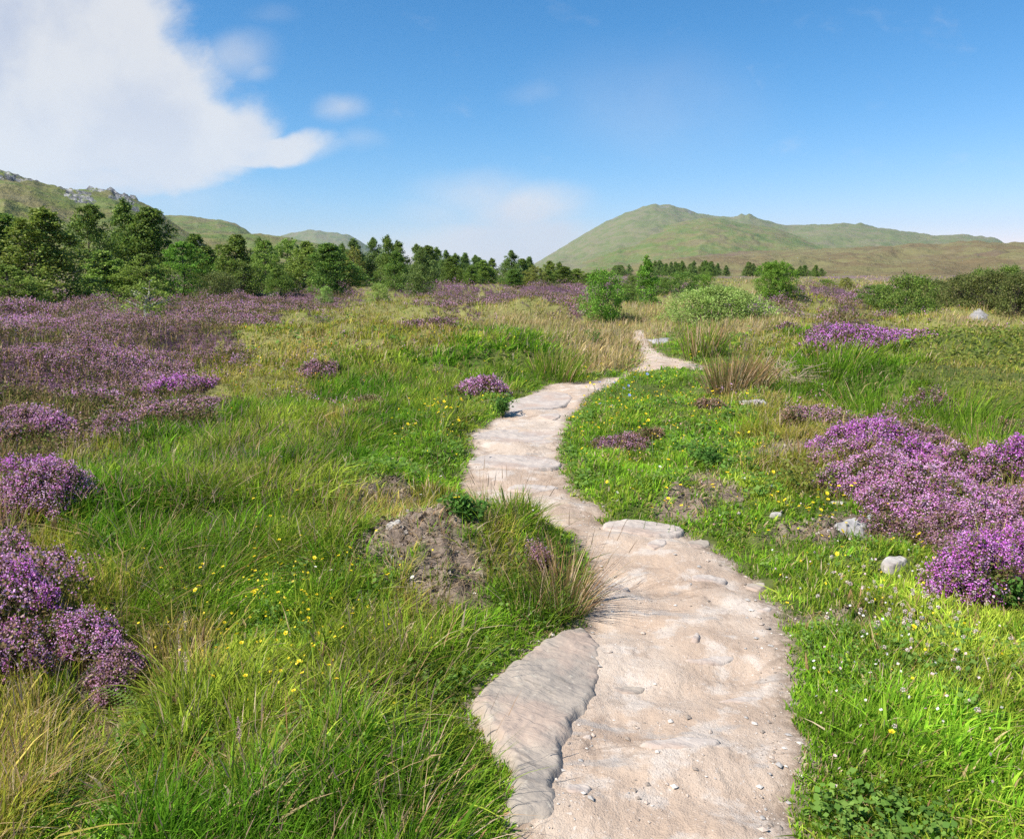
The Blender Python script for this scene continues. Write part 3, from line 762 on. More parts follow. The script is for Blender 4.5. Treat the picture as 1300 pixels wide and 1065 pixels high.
# ------------------------------------------------------------------ grass
GP = {  # blades per tuft, tuft radius, length, lean, colours, straw share, width
    's': dict(K=19, R=.055, L=.066, lean=.85, c=[(.19, .38, .026), (.25, .44, .034), (.14, .31, .022), (.33, .44, .05)], straw=.08, w=.0052),
    'l': dict(K=20, R=.052, L=.165, lean=.9, c=[(.09, .22, .014), (.14, .32, .018), (.19, .34, .026), (.27, .37, .04)], straw=.09, w=.0058),
    'o': dict(K=16, R=.065, L=.13, lean=.75, c=[(.27, .32, .035), (.36, .36, .05), (.20, .27, .03), (.42, .37, .09)], straw=.17, w=.0042),
    't': dict(K=15, R=.070, L=.21, lean=.65, c=[(.48, .39, .17), (.34, .34, .07), (.52, .43, .24), (.26, .29, .06)], straw=.4, w=.0038),
    'b': dict(K=8, R=.06, L=.09, lean=.7, c=[(.25, .33, .04), (.32, .34, .05), (.18, .26, .03), (.30, .28, .06)], straw=.12, w=.0040),
    'h': dict(K=6, R=.06, L=.17, lean=.6, c=[(.26, .29, .05), (.33, .31, .08), (.20, .25, .04), (.38, .28, .12)], straw=.3, w=.0038),
    'e': dict(K=9, R=.07, L=.075, lean=1.9, c=[(.44, .35, .22), (.32, .24, .15), (.20, .33, .05), (.48, .40, .27)], straw=.6, w=.0035)}
STRAW = np.array([(.52, .42, .22), (.42, .33, .16), (.60, .51, .33), (.38, .25, .12)])
def grass_cover():
    acc = Acc(); heads = Acc()
    for (r0, r1, n, segs, kf, wf, rf) in ((1.35, 5, 17500, 3, 1.0, 1.0, 1.0), (5, 13, 21000, 2, .9, 1.5, 1.4), (13, 34, 20000, 2, .65, 3.2, 2.6), (34, 90, 15000, 1, .6, 8.5, 6.0), (90, 190, 7000, 1, .5, 22, 14)):
        r = np.exp(rng.uniform(math.log(r0), math.log(r1), n)); t = rng.uniform(-.68, .68, n)
        x, y = r*np.sin(t), r*np.cos(t); k = veg(x, y); s0 = path_sdf(x, y)
        pt = peat(x, y); sparse = rng.uniform(size=n)
        k = np.where((pt > .45) & (sparse < .93), ord('e'), k)
        k = np.where((s0 < .22) & (r < 12) & np.isin(k, [ord('l'), ord('h'), ord('o')]), ord('s'), k)
        keep = (s0 > -.015*(1+r/5)) & ~((k == ord('h')) & (rng.uniform(size=n) < .45)) & ~in_bush(x, y, .72) & ~((pt > .5) & (sparse < .30))
        x, y, r, k, s0 = x[keep], y[keep], r[keep], k[keep], s0[keep]
        for ch, g in GP.items():
            m = k == ord(ch); nt = int(m.sum())
            if not nt: continue
            K = max(2, int(g['K']*kf)); X, Y, S, RR = x[m], y[m], s0[m], r[m]
            # length field: hummocks of longer growth
            lf = np.clip(1+.75*fbm(X*.9, Y*.9, 31, 3)+.25*rng.normal(size=nt), .45, 1.9)
            near_edge = sstep(-.02, .22, S)
            lf = lf*(.5+.5*near_edge)
            tone = fbm(X*.7, Y*.7, 37, 3)
            a = rng.uniform(0, 6.28, (nt, K)); q = np.abs(rng.normal(0, 1, (nt, K)))
            ox, oy = np.cos(a)*q, np.sin(a)*q
            bx = (X[:, None]+ox*g['R']*rf).ravel(); by = (Y[:, None]+oy*g['R']*rf).ravel()
            nb = nt*K
            if r0 < 13:
                bs = path_sdf(bx, by)
            else: bs = np.repeat(S, K)
            bz = ground_z(bx, by, bs)-.006
            wa = fbm(X*.5, Y*.5, 41, 2).repeat(K)*5+rng.normal(0, .5, nt).repeat(K)
            out = np.stack([ox.ravel()*.45+.22*np.cos(wa)+.06+rng.normal(0, .28, nb), oy.ravel()*.45+.22*np.sin(wa)+rng.normal(0, .28, nb), np.zeros(nb)], -1)
            L = g['L']*np.repeat(lf, K)*rng.uniform(.55, 1.25, nb)*(1+np.clip(RR.repeat(K)/120, 0, .8))
            lean_k = (g['lean']*rng.uniform(.3, 1.5, nb))[:, None]
            direc = unit(out*.45*lean_k+np.array([0, 0, 1.]))
            lean = out*lean_k*.8-np.array([0, 0, 1.])*(lean_k*.35)
            cs = np.array(g['c']); wgt = np.clip(np.repeat(tone, K)*1.6+.5+rng.normal(0, .3, nb), 0, .999)
            col = cs[(wgt*4).astype(int)]
            col = col*rng.uniform(.75, 1.25, (nb, 1))*rng.uniform(.65, 1.3, nt).repeat(K)[:, None]*np.clip(1+.8*fbm(X*2.3, Y*2.3, 43, 2), .5, 1.5).repeat(K)[:, None]
            sf = g['straw']*np.clip(1+1.5*np.repeat(fbm(X*1.6, Y*1.6, 39, 2), K), .1, 2.5)
            stw = rng.uniform(size=nb) < sf
            col[stw] = STRAW[rng.integers(0, 4, stw.sum())]*rng.uniform(.8, 1.15, (stw.sum(), 1))
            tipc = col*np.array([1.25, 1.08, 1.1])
            wb = np.where(rng.uniform(size=nb) < .12, 2.3, 1.0)*rng.uniform(.6, 1.3, nb)
            th = rng.uniform(size=nb) < .10                   # flattened dead thatch
            direc[th] = unit(direc[th]*np.array([1, 1, .12])+rng.normal(0, .35, (th.sum(), 3))*np.array([1, 1, .2])); col[th] = STRAW[rng.integers(0, 4, th.sum())]*.85; tipc[th] = col[th]; L[th] *= .7
            ok = (bs > -.03) & ~on_stone(bx, by, .01)
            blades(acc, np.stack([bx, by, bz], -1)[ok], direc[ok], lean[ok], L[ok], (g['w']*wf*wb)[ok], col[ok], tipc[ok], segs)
            # seed stalks in long growth
            if ch in 'loth' and r0 < 34:
                nh = int(nt*{'t': .40, 'o': .10, 'l': .22, 'h': .06}[ch]); hi = rng.integers(0, nt, nh)
                hx = X[hi]+rng.normal(0, .06, nh); hy = Y[hi]+rng.normal(0, .06, nh); hs = path_sdf(hx, hy); g0 = hs > .1
                hx, hy, hs = hx[g0], hy[g0], hs[g0]; nh = len(hx)
                hz = ground_z(hx, hy, hs)
                o2 = np.stack([rng.normal(.15, .3, nh), rng.normal(0, .3, nh), np.ones(nh)], -1); o2 = unit(o2)
                HL = rng.uniform(.18, .38, nh)*(1.15 if ch == 't' else 1)
                ln = np.stack([rng.normal(.12, .15, nh), rng.normal(0, .15, nh), -.08*np.ones(nh)], -1)
                hc = (np.array([(.36, .28, .16), (.24, .20, .09), (.20, .12, .09), (.46, .36, .24)]))[rng.integers(0, 4, nh)]
                B = np.stack([hx, hy, hz], -1)
                blades(acc, B, o2, ln, HL, np.full(nh, .0022*wf), hc, hc, 2)
                top = B+o2*HL[:, None]*.86+ln*HL[:, None]*.74
                d2 = unit(o2+ln*1.6)
                hcc = (np.array([(.30, .19, .13), (.44, .33, .24), (.20, .11, .10), (.50, .40, .28)]) if ch != 'l' else np.array([(.13, .075, .07), (.20, .13, .10), (.30, .2, .14), (.16, .10, .09)]))[rng.integers(0, 4, nh)]
                blades(heads, top-d2*.02, d2, ln*.3, rng.uniform(.03, .07, nh), np.full(nh, .0034*wf**.8), hcc, hcc, 2)
    t = bpy.data.objects.new('grass', None); C.objects.link(t)
    tag(t, 'green and straw coloured grass covering the ground', 'grass', kind='stuff')
    tag(acc.build('blades', M_GRASS, t), kind='stuff'); tag(heads.build('seed_heads', M_GRASS, t), kind='stuff')
grass_cover()

# ------------------------------------------------------------------ low leafy herbs in the turf (clover, bilberry), uncountable
def herbs():
    acc = Acc()
    for (r0, r1, n, sc) in ((1.4, 5.5, 30000, 1.0), (5.5, 14, 26000, 1.8), (14, 45, 26000, 4.0)):
        r = np.exp(rng.uniform(math.log(r0), math.log(r1), n)); t = rng.uniform(-.68, .68, n)
        x, y = r*np.sin(t), r*np.cos(t); s = path_sdf(x, y); k = veg(x, y)
        cl = fbm(x*1.5, y*1.5, 51, 3)
        isb = k == ord('b')
        m = (s > .03) & (isb | (np.isin(k, [ord('s'), ord('l'), ord('o')]) & (cl > .02) & (rng.uniform(size=n) < np.where(k == ord('s'), .85, .5)))) & ~in_bush(x, y, .9) & (peat(x, y) < .4) & ~on_stone(x, y, .02)
        x, y, s, isb = x[m], y[m], s[m], isb[m]; n = len(x)
        z = ground_z(x, y, s)
        h = np.where(isb, rng.uniform(.03, .20, n), rng.uniform(.01, .07, n)+.04*np.clip(cl[m], 0, 1))
        cg = np.array([(.14, .26, .045), (.19, .32, .06), (.11, .21, .04), (.22, .34, .07)])[rng.integers(0, 4, n)]
        cb = np.array([(.13, .19, .035), (.19, .24, .05), (.24, .27, .05), (.22, .22, .05)])[np.clip(((fbm(x*1.2, y*1.2, 53, 3)+.5)*4+rng.normal(0, .7, n)).astype(int), 0, 3)]
        c = np.where(isb[:, None], cb, cg)*rng.uniform(.8, 1.2, (n, 1))
        for q in range(3):
            P = np.stack([x, y, z+h], -1)+rng.normal(0, .010*sc, (n, 3))
            quads_at(acc, P, np.where(isb, rng.uniform(.012, .02, n), np.where(fbm(x*2.6, y*2.6, 57, 2) > .12, rng.uniform(.016, .030, n), rng.uniform(.009, .020, n)))*sc, c, nrm=np.array([0, 0, 1.4]), aspect=.75, kite=True)
    t = acc.build('ground_cover_leaves', M_GRASS); tag(t, 'small clover and bilberry leaves low in the turf', 'ground cover', kind='stuff')
herbs()

# ------------------------------------------------------------------ single grass tussocks and rushes
def tussock(px, py, n, L, spread, cols, label, name='grass_tussock', cat='grass tussock', w=.004, lean=.7, straw=.2, rad=.07, group='tussocks', up=.0, heads=0):
    x, y, z = place(px, py); d = math.hypot(x, y)
    t = thing(name, (x, y, z), label, cat, group); acc = Acc()
    a = rng.uniform(0, 6.28, n); q = np.sqrt(rng.uniform(0, 1, n))
    bx, by = np.cos(a)*q*rad, np.sin(a)*q*rad
    bz = ground_z(x+bx, y+by)-z-.01
    out = np.stack([np.cos(a)*q*spread+rng.normal(0, .16, n)+.1, np.sin(a)*q*spread+rng.normal(0, .16, n), np.zeros(n)], -1)
    LL = L*rng.uniform(.5, 1.15, n); lk = (lean*rng.uniform(.3, 1.5, n))[:, None]
    direc = unit(out*.6+np.array([0, 0, 1.+up])); ln = out*lk-np.array([0, 0, 1.])*lk*.3*q[:, None]
    c = np.array(cols)[rng.integers(0, len(cols), n)]*rng.uniform(.8, 1.2, (n, 1))
    m = rng.uniform(size=n) < straw; c[m] = STRAW[rng.integers(0, 4, m.sum())]
    blades(acc, np.stack([bx, by, bz], -1), direc, ln, LL, w*max(1, d/4)*rng.uniform(.7, 1.3, n), c, c*np.array([1.35, 1.0, 1.0]), 3)
    if heads:
        ac = acc; hi = rng.integers(0, n, heads)
        B = np.stack([bx, by, bz], -1)[hi]; dd = unit(direc[hi]+rng.normal(0, .08, (heads, 3))); hl = L*rng.uniform(1.05, 1.45, heads)
        blades(ac, B, dd, ln[hi]*.3, hl, np.full(heads, .0028*max(1, d/4)), np.tile((.30, .22, .12), (heads, 1)), None, 2)
        tp = B+dd*hl[:, None]*.9+ln[hi]*.3*hl[:, None]*.8
        blades(ac, tp, dd, ln[hi]*.3, np.full(heads, .09), np.full(heads, .0042*max(1, d/4)), np.tile((.36, .25, .17), (heads, 1)), None, 2)
    acc.build('blades', M_GRASS, t)
    return t
GRN = [(.12, .24, .018), (.17, .32, .022), (.22, .32, .04), (.10, .19, .02)]
RUSH = [(.10, .16, .03), (.16, .18, .05), (.20, .15, .06), (.26, .18, .08)]
tussock(716, 764, 330, .33, .8, RUSH, 'dark rush tussock with brown tips leaning over the path edge', 'rush_tussock', 'rush tussock', straw=.34, rad=.13, lean=.5, heads=20)
tussock(676, 772, 260, .22, .8, GRN, 'green grass tuft left beside the dark rush tussock', straw=.1, rad=.16, heads=6)
tussock(618, 664, 240, .19, .9, GRN, 'grass tuft on the rise at the inner bend of the path', straw=.2, rad=.16, heads=14)
tussock(650, 664, 200, .20, .9, GRN, 'grass tuft with thin seed stalks at the path below the steps', straw=.2, rad=.13, heads=14)
tussock(925, 500, 420, .62, .6, RUSH, 'tall brown green rush clump beside the dead stalks', 'rush_tussock', 'rush tussock', straw=.35, rad=.25, lean=.4, heads=30)
tussock(952, 492, 260, .5, .6, RUSH, 'shorter rush clump just right of the tall brown green one', 'rush_tussock', 'rush tussock', straw=.3, rad=.25, lean=.4, heads=10)
tussock(893, 452, 260, .7, .5, GRN, 'pale green rush clump in the dry grass right of the far path', 'rush_tussock', 'rush tussock', straw=.35, rad=.35, lean=.4, heads=24)
tussock(705, 455, 300, .5, .6, GRN, 'dark green rush clump left of the far path', 'rush_tussock', 'rush tussock', straw=.1, rad=.4, lean=.4, heads=10)
for px, py, lb in ((330, 640, 'big arching tussock with dark seed heads in the middle of the long grass'), (240, 640, 'arching tussock left in the long grass'), (290, 575, 'arching tussock behind in the long grass below the moor'),
                   (395, 590, 'arching tussock at the right border of the long grass'), (180, 700, 'tall tussock right of the rounded pink heather'), (300, 720, 'lush tussock in front of the long grass'),
                   (370, 700, 'lush tussock above the yellow flowers at the left'), (440, 560, 'tussock between long grass and bright turf'), (150, 770, 'tussock right of the vivid left heather'), (240, 760, 'tussock over the small bare hollow at the left')):
    tussock(px, py, 380, .26, 1.1, GRN, lb, straw=.12, rad=.22, lean=.8, heads=40 if 'dark' in lb or 'arching' in lb else 12)
for px, py, lb in ((255, 1000, 'tall upright tuft of thin grass at the bottom left'), (380, 1010, 'tall upright grass tuft at the bottom left of centre'), (520, 1010, 'upright grass tuft at the bottom left of the slab'),
                   (60, 1010, 'dry tuft at the bottom left corner'), (545, 850, 'light green tuft left above the corner of the slab'), (480, 890, 'tuft of thin grass between peat and bottom edge'), (420, 660, 'pale tall tuft with drooping heads left of the peat')):
    tussock(px, py, 200, .22, .8, [(.2, .34, .03), (.26, .4, .05), (.15, .28, .03)] if 'dry' not in lb else [(.3, .3, .07), (.2, .28, .04), (.42, .36, .16)], lb, straw=.18, rad=.2, lean=.6, heads=10)
tussock(1130, 860, 260, .16, 1.0, [(.2, .3, .06), (.16, .27, .05)], 'pale green tuft in the clover turf at the lower right', straw=.1, rad=.2, lean=.9)
for px, py, lb in ((1130, 500, 'dark green sedge tussock in the bright wet grass'), (1060, 485, 'bright sedge tussock left in the wet grass'), (1210, 545, 'sedge tussock behind the right heather mass'), (1260, 575, 'sedge tussock by the right edge behind the heather')):
    tussock(px, py, 420, .5, .7, [(.13, .28, .02), (.17, .33, .025), (.10, .22, .02)], lb, straw=.04, rad=.5, lean=.5)
# dead stalks
def dead_stalks():
    x, y, z = place(985, 492); t = thing('dead_bracken', (x, y, z), 'heap of bleached dead bracken stalks beside the tall rush clump', 'dead bracken'); acc = Acc()
    for i in range(46):
        a = rng.uniform(0, 6.28); b = np.array([rng.normal(0, .22), rng.normal(0, .12), .02]); L = rng.uniform(.3, .75)
        d = unit(np.array([rng.normal(.3, .7), rng.normal(-.1, .4), rng.uniform(.1, .8)]))
        p = [b, b+d*L*.5+np.array([0, 0, .06]), b+d*L+np.array([.04, 0, -.04])]
        tube(acc, p, [.006, .005, .003], (.50, .40, .28) if i % 3 else (.33, .23, .15), 4)
        for j in range(4):
            q = p[1]+(p[2]-p[1])*j/4; e = q+rng.normal(0, .07, 3)
            tube(acc, [q, (q+e)/2, e], [.003, .0025, .0015], (.46, .35, .24), 3)
    acc.build('stalks', M_HEATH, t)
dead_stalks()
# ferns
def fern(px, py, n, L, label):
    x, y, z = place(px, py); t = thing('fern', (x, y, z), label, 'fern', 'ferns'); 
    for i in range(n):
        acc = Acc(); a = rng.uniform(0, 6.28) if n > 1 else .4; el = rng.uniform(.5, 1.0); l = L*rng.uniform(.75, 1.1)
        h = np.array([math.cos(a), math.sin(a), 0]); side = np.array([-h[1], h[0], 0])
        K = 18; ts = np.linspace(0, 1, K)
        P = np.array([h*l*tt*math.cos(el*(1-.6*tt)) + np.array([0, 0, 1])*l*(tt*math.sin(el)-.45*tt*tt) for tt in ts])
        tube(acc, P, np.linspace(.003, .001, K), (.16, .22, .05), 4)
        V = []; Cc = []
        for k in range(2, K):
            w = l*.26*math.sin(math.pi*(ts[k]*.88+.1))**.8*(1-.3*ts[k])
            for sg in (-1, 1):
                for j in range(5):
                    c0 = P[k]+side*sg*w*(j+.2)/5+h*w*.35*(j/5); sz = w*.22*(1-.12*j)
                    V.append([c0-h*sz*.45, c0+side*sg*sz*.9-h*sz*.1, c0+h*sz*.55+side*sg*sz*.4, c0+h*sz*.2-side*sg*sz*.1])
                    Cc.append(np.array((.17, .27, .055))*rng.uniform(.8, 1.2))
        V = np.array(V)+rng.normal(0, .0006, (len(V), 4, 3))
        acc.add(V.reshape(-1, 3), quad=np.arange(len(V)*4).reshape(-1, 4), c=np.repeat(np.array(Cc), 4, 0))
        acc.build('frond', M_GRASS, t)
fern(188, 915, 6, .24, 'small green fern below the heather at the lower left')
fern(1000, 500, 5, .34, 'pale green fern at the foot of the dead bracken')

# ------------------------------------------------------------------ leafy herbs as single plants
def herb_plant(px, py, H, W, label, flowers=0, group='leafy herbs beside the path'):
    x, y, z = place(px, py); d = math.hypot(x, y); t = thing('leafy_herb', (x, y, z), label, 'leafy plant', group)
    acc = Acc(); n = 26; tips = []
    for i in range(n):
        a = rng.uniform(0, 6.28); q = rng.uniform(.1, 1); tp = np.array([math.cos(a)*q*W, math.sin(a)*q*W, H*rng.uniform(.4, 1)]); tips.append(tp)
        tube(acc, [np.zeros(3), tp*.5+np.array([0, 0, .04]), tp], [.003, .002, .0015], (.13, .2, .05), 3)
    tips = np.array(tips); P = (tips[rng.integers(0, n, n*22)]*rng.uniform(.35, 1.02, (n*22, 1)))+rng.normal(0, .018, (n*22, 3)); P[:, 2] = np.abs(P[:, 2])
    c = np.array([(.10, .22, .04), (.14, .28, .05), (.08, .17, .035)])[rng.integers(0, 3, len(P))]
    quads_at(acc, P, rng.uniform(.022, .045, len(P)), c, nrm=np.array([0, 0, .9]), aspect=.55, kite=True)
    acc.build('leaves', M_GRASS, t)
    if flowers:
        Q = tips[np.argsort(-tips[:, 2])[:flowers]]
        for q in Q:
            f = Acc()
            for a in range(6):
                r0 = np.array([math.cos(a*1.047), math.sin(a*1.047), .25])*.013; r1 = np.array([math.cos(a*1.047+.5), math.sin(a*1.047+.5), .2])*.009; r2 = np.array([math.cos(a*1.047-.5), math.sin(a*1.047-.5), .2])*.009
                f.add([q, q+r2, q+r0, q+r1], quad=[[0, 1, 2, 3]], c=(.80, .60, .02))
            f.build('flower', M_PETAL, t)
herb_plant(638, 530, .30, .14, 'leafy ragwort with yellow flowers at the left rim of the upper path', 8)
herb_plant(755, 438, .45, .22, 'leafy yellow flowered plant left of the far path', 8)
herb_plant(935, 475+20, .25, .15, 'dark leafy plant under the tall rush clump')
herb_plant(900, 590, .18, .2, 'broad leafy green plant in the turf right of the path')
herb_plant(590, 672, .14, .12, 'leafy sprig with yellow bloom above the peat', 2)
herb_plant(1282, 745+20, .14, .14, 'leafy green plant in the shade at the right edge')

# ------------------------------------------------------------------ buttercups and clover heads: single flowers
def flower_mesh(kind, H, seed):
    acc = Acc(); r = np.random.default_rng(seed)
    lx, ly = r.normal(0, .25, 2)*H
    top = np.array([lx, ly, H])
    tube(acc, [np.zeros(3), np.array([lx*.3, ly*.3, H*.5]), top], [.0016, .0013, .001], (.13, .2, .05), 4)
    R = .0105 if kind == 'buttercup' else .0095
    if kind in ('buttercup', 'blue', 'daisy'):
        n = 5 if kind != 'daisy' else 9
        c = {'buttercup': (.88, .68, .02), 'blue': (.25, .35, .85), 'daisy': (.85, .85, .82)}[kind]
        V = []; q = []
        tl = r.normal(0, .3, 2)
        for i in range(n):
            a = i*2*math.pi/n; w = math.pi/n*.95
            def pt(rr, aa, hh): return top+np.array([math.cos(aa)*rr, math.sin(aa)*rr, hh+(math.cos(aa)*tl[0]+math.sin(aa)*tl[1])*rr])
            V += [pt(.001, a, 0), pt(R*.8, a-w, R*.35), pt(R, a, R*.45), pt(R*.8, a+w, R*.35)]; q.append([4*i, 4*i+1, 4*i+2, 4*i+3])
        acc.add(V, quad=q, c=c)
        quads_at(acc, top+r.normal(0, .0012, (6, 3))+np.array([0, 0, .003]), np.full(6, .004), np.tile((.75, .5, .03), (6, 1)))
    else:
        n = 44; p = unit(r.normal(size=(n, 3)))*R*np.array([1, 1, .85])+top+np.array([0, 0, R*.4])
        cc = np.where(r.uniform(size=(n, 1)) < .45, np.array([[.52, .34, .32]]), np.array([[.66, .60, .52]]))
        quads_at(acc, p, np.full(n, .0062), cc, aspect=.6)
    f = []
    if acc.t: f.append(np.concatenate(acc.t))
    f.append(np.concatenate(acc.q))
    o = mesh_obj(kind, np.concatenate(acc.v), f, M_PETAL, None, np.concatenate(acc.c)); return o
def scatter_flowers(kind, name, n, regions, label, cat, group, Hs, grow=1.0):
    protos = [flower_mesh(kind, H, 5+i) for i, H in enumerate(Hs)]
    for p in protos: p.name = name
    used = set(); i = 0; tries = 0
    w = np.array([r[4] for r in regions], float); w /= w.sum()
    r_ = np.random.default_rng(len(label))
    while i < n and tries < n*20:
        tries += 1
        cx, cy, sx, sy, _ = regions[r_.choice(len(regions), p=w)]
        px, py = cx+r_.normal(0, sx), cy+r_.normal(0, sy)
        if py > 1060 or py < 400: continue
        fx, fy = flat(px, py, .05)
        if float(path_sdf(np.array([fx]), np.array([fy]))[0]) < .03: continue
        x, y, z = place(px, py)
        k = i % len(protos)
        o = protos[k] if k not in used else protos[k].copy()
        if k in used: C.objects.link(o)
        used.add(k)
        d = math.hypot(x, y); s = r_.uniform(.85, 1.15)*grow*(1+max(0, d-4)*.05)
        o.location = (x, y, z); o.scale = (s,)*3; o.rotation_euler = (r_.normal(0, .12), r_.normal(0, .12), r_.uniform(0, 6.28))
        tag(o, label, cat, group); i += 1
def blossoms():
    acc = Acc(); V = []
    for (cx, cy, sx, sy, n, cols) in ((800, 520, 90, 32, 300, ((.85, .62, .03), (.8, .5, .03))), (880, 590, 70, 50, 170, ((.85, .62, .03), (.7, .4, .35))), (370, 790, 90, 55, 170, ((.85, .66, .03),)), (560, 545, 60, 26, 90, ((.85, .66, .03),)), (1110, 720, 130, 70, 220, ((.85, .66, .03), (.75, .7, .64), (.7, .5, .5))), (1150, 860, 120, 80, 90, ((.75, .7, .64), (.7, .52, .5))), (400, 470, 90, 22, 150, ((.75, .34, .04), (.8, .5, .05))), (680, 455, 90, 14, 60, ((.8, .62, .04),))):
        px = rng.normal(cx, sx, n); py = np.clip(rng.normal(cy, sy, n), 415, 1060)
        d = np.stack([(px-650)/F, CP+(532.5-py)/F*SP, -SP+(532.5-py)/F*CP], 1); t = (.1-EYE)/d[:, 2]
        x, y = d[:, 0]*t, d[:, 1]*t; s = path_sdf(x, y); m = s > .04; x, y, s = x[m], y[m], s[m]; k = len(x)
        P = np.stack([x, y, ground_z(x, y, s)+rng.uniform(.05, .13, k)], -1)
        cc = np.array(cols)[rng.integers(0, len(cols), k)]; dd = np.hypot(x, y)
        for q in range(2): quads_at(acc, P, rng.uniform(.0065, .0105, k)*np.maximum(1, dd/6), cc, nrm=np.array([0, 0, 1.0]))
    o = acc.build('tiny_blossoms', M_PETAL); tag(o, 'tiny yellow and white blossoms speckling the turf', 'blossoms', kind='stuff')
blossoms()
HS = (.09, .12, .15, .13)
scatter_flowers('buttercup', 'buttercup', 105, [(790, 520, 50, 26, 3), (850, 580, 60, 40, 3), (770, 500, 35, 12, 2), (880, 480, 40, 14, 1.2), (740, 580, 25, 25, 1), (950, 560, 30, 40, .5), (840, 640, 50, 14, 1)],
                'small yellow buttercup in the flowery turf between the path bends and the tall rushes', 'flower', 'buttercups right of the middle path', (.14, .18, .22, .16), 1.15)
scatter_flowers('buttercup', 'buttercup', 70, [(370, 770, 60, 30, 3), (330, 830, 60, 50, 2), (300, 740, 60, 25, 1), (430, 620, 60, 40, .6), (360, 880, 50, 30, 1)],
                'small yellow buttercup in the lush grass at the lower left', 'flower', 'buttercups at the lower left', (.16, .20, .25), .82)
scatter_flowers('buttercup', 'buttercup', 34, [(565, 540, 18, 10, 3), (530, 560, 40, 25, 1)],
                'small yellow buttercup in the bright turf left of the upper path', 'flower', 'buttercups left of the upper path', (.14, .18), 1.15)
scatter_flowers('buttercup', 'buttercup', 62, [(1040, 650, 45, 16, 3), (1100, 800, 90, 60, 1), (1000, 720, 50, 40, .6), (1180, 720, 60, 40, .6)],
                'small yellow buttercup in the short turf right of the foreground path', 'flower', 'buttercups right of the foreground path', (.07, .09, .11), 1.0)
scatter_flowers('clover', 'clover_head', 110, [(1160, 800, 45, 30, 3), (1200, 760, 50, 25, 2), (1120, 760, 40, 20, 1), (1240, 860, 60, 60, .8), (1050, 820, 30, 40, .4), (1120, 660, 60, 30, .6)],
                'round pinkish white clover head in the short turf at the lower right', 'flower', 'white clover heads at the lower right', (.06, .08, .10), .82)
scatter_flowers('blue', 'blue_flower', 14, [(782, 520, 10, 12, 1)], 'tiny blue flower among buttercups beside the middle path', 'flower', 'blue flowers beside the middle path', (.18, .2), 1.2)
scatter_flowers('daisy', 'daisy', 16, [(450, 660, 100, 90, 1), (750, 640, 40, 30, 1)], 'tiny white daisy in the turf by the path', 'flower', 'daisies near the path', (.12, .14), .9)
# pale thistle heads of yorkshire fog at bottom left
def fog_grass(px, py, label):
    x, y, z = place(px, py); acc = Acc(); H = rng.uniform(.24, .32); l = rng.normal(0, .03, 2)
    t = thing('feathery_grass', (x, y, z), label, 'grass stem', 'feathery grass stems at the lower left')
    top = np.array([l[0], l[1], H]); tube(acc, [np.zeros(3), top*.55, top], [.0014, .0012, .001], (.24, .28, .10), 4); acc.build('stem', M_GRASS, t)
    h = Acc(); n = 120; tt = rng.uniform(0, 1, n); w = .0035*np.sin(np.pi*np.clip(tt*.9+.08, 0, 1))
    P = top+np.stack([rng.normal(0, 1, n)*w, rng.normal(0, 1, n)*w, tt*.075], -1)
    quads_at(h, P, np.full(n, .0045), np.array([(.46, .31, .25), (.54, .40, .30)])[rng.integers(0, 2, n)], aspect=.4); h.build('plume', M_PETAL, t)
for px, py, lb in ((238, 940, 'pinkish feathery grass head at the lower left, tallest'), (232, 905, 'pinkish feathery grass head behind the others at lower left'), (255, 945, 'pinkish feathery grass head right of the pair at lower left'), (325, 1040, 'thin feathery grass head near the bottom edge')):
    fog_grass(px, py, lb)

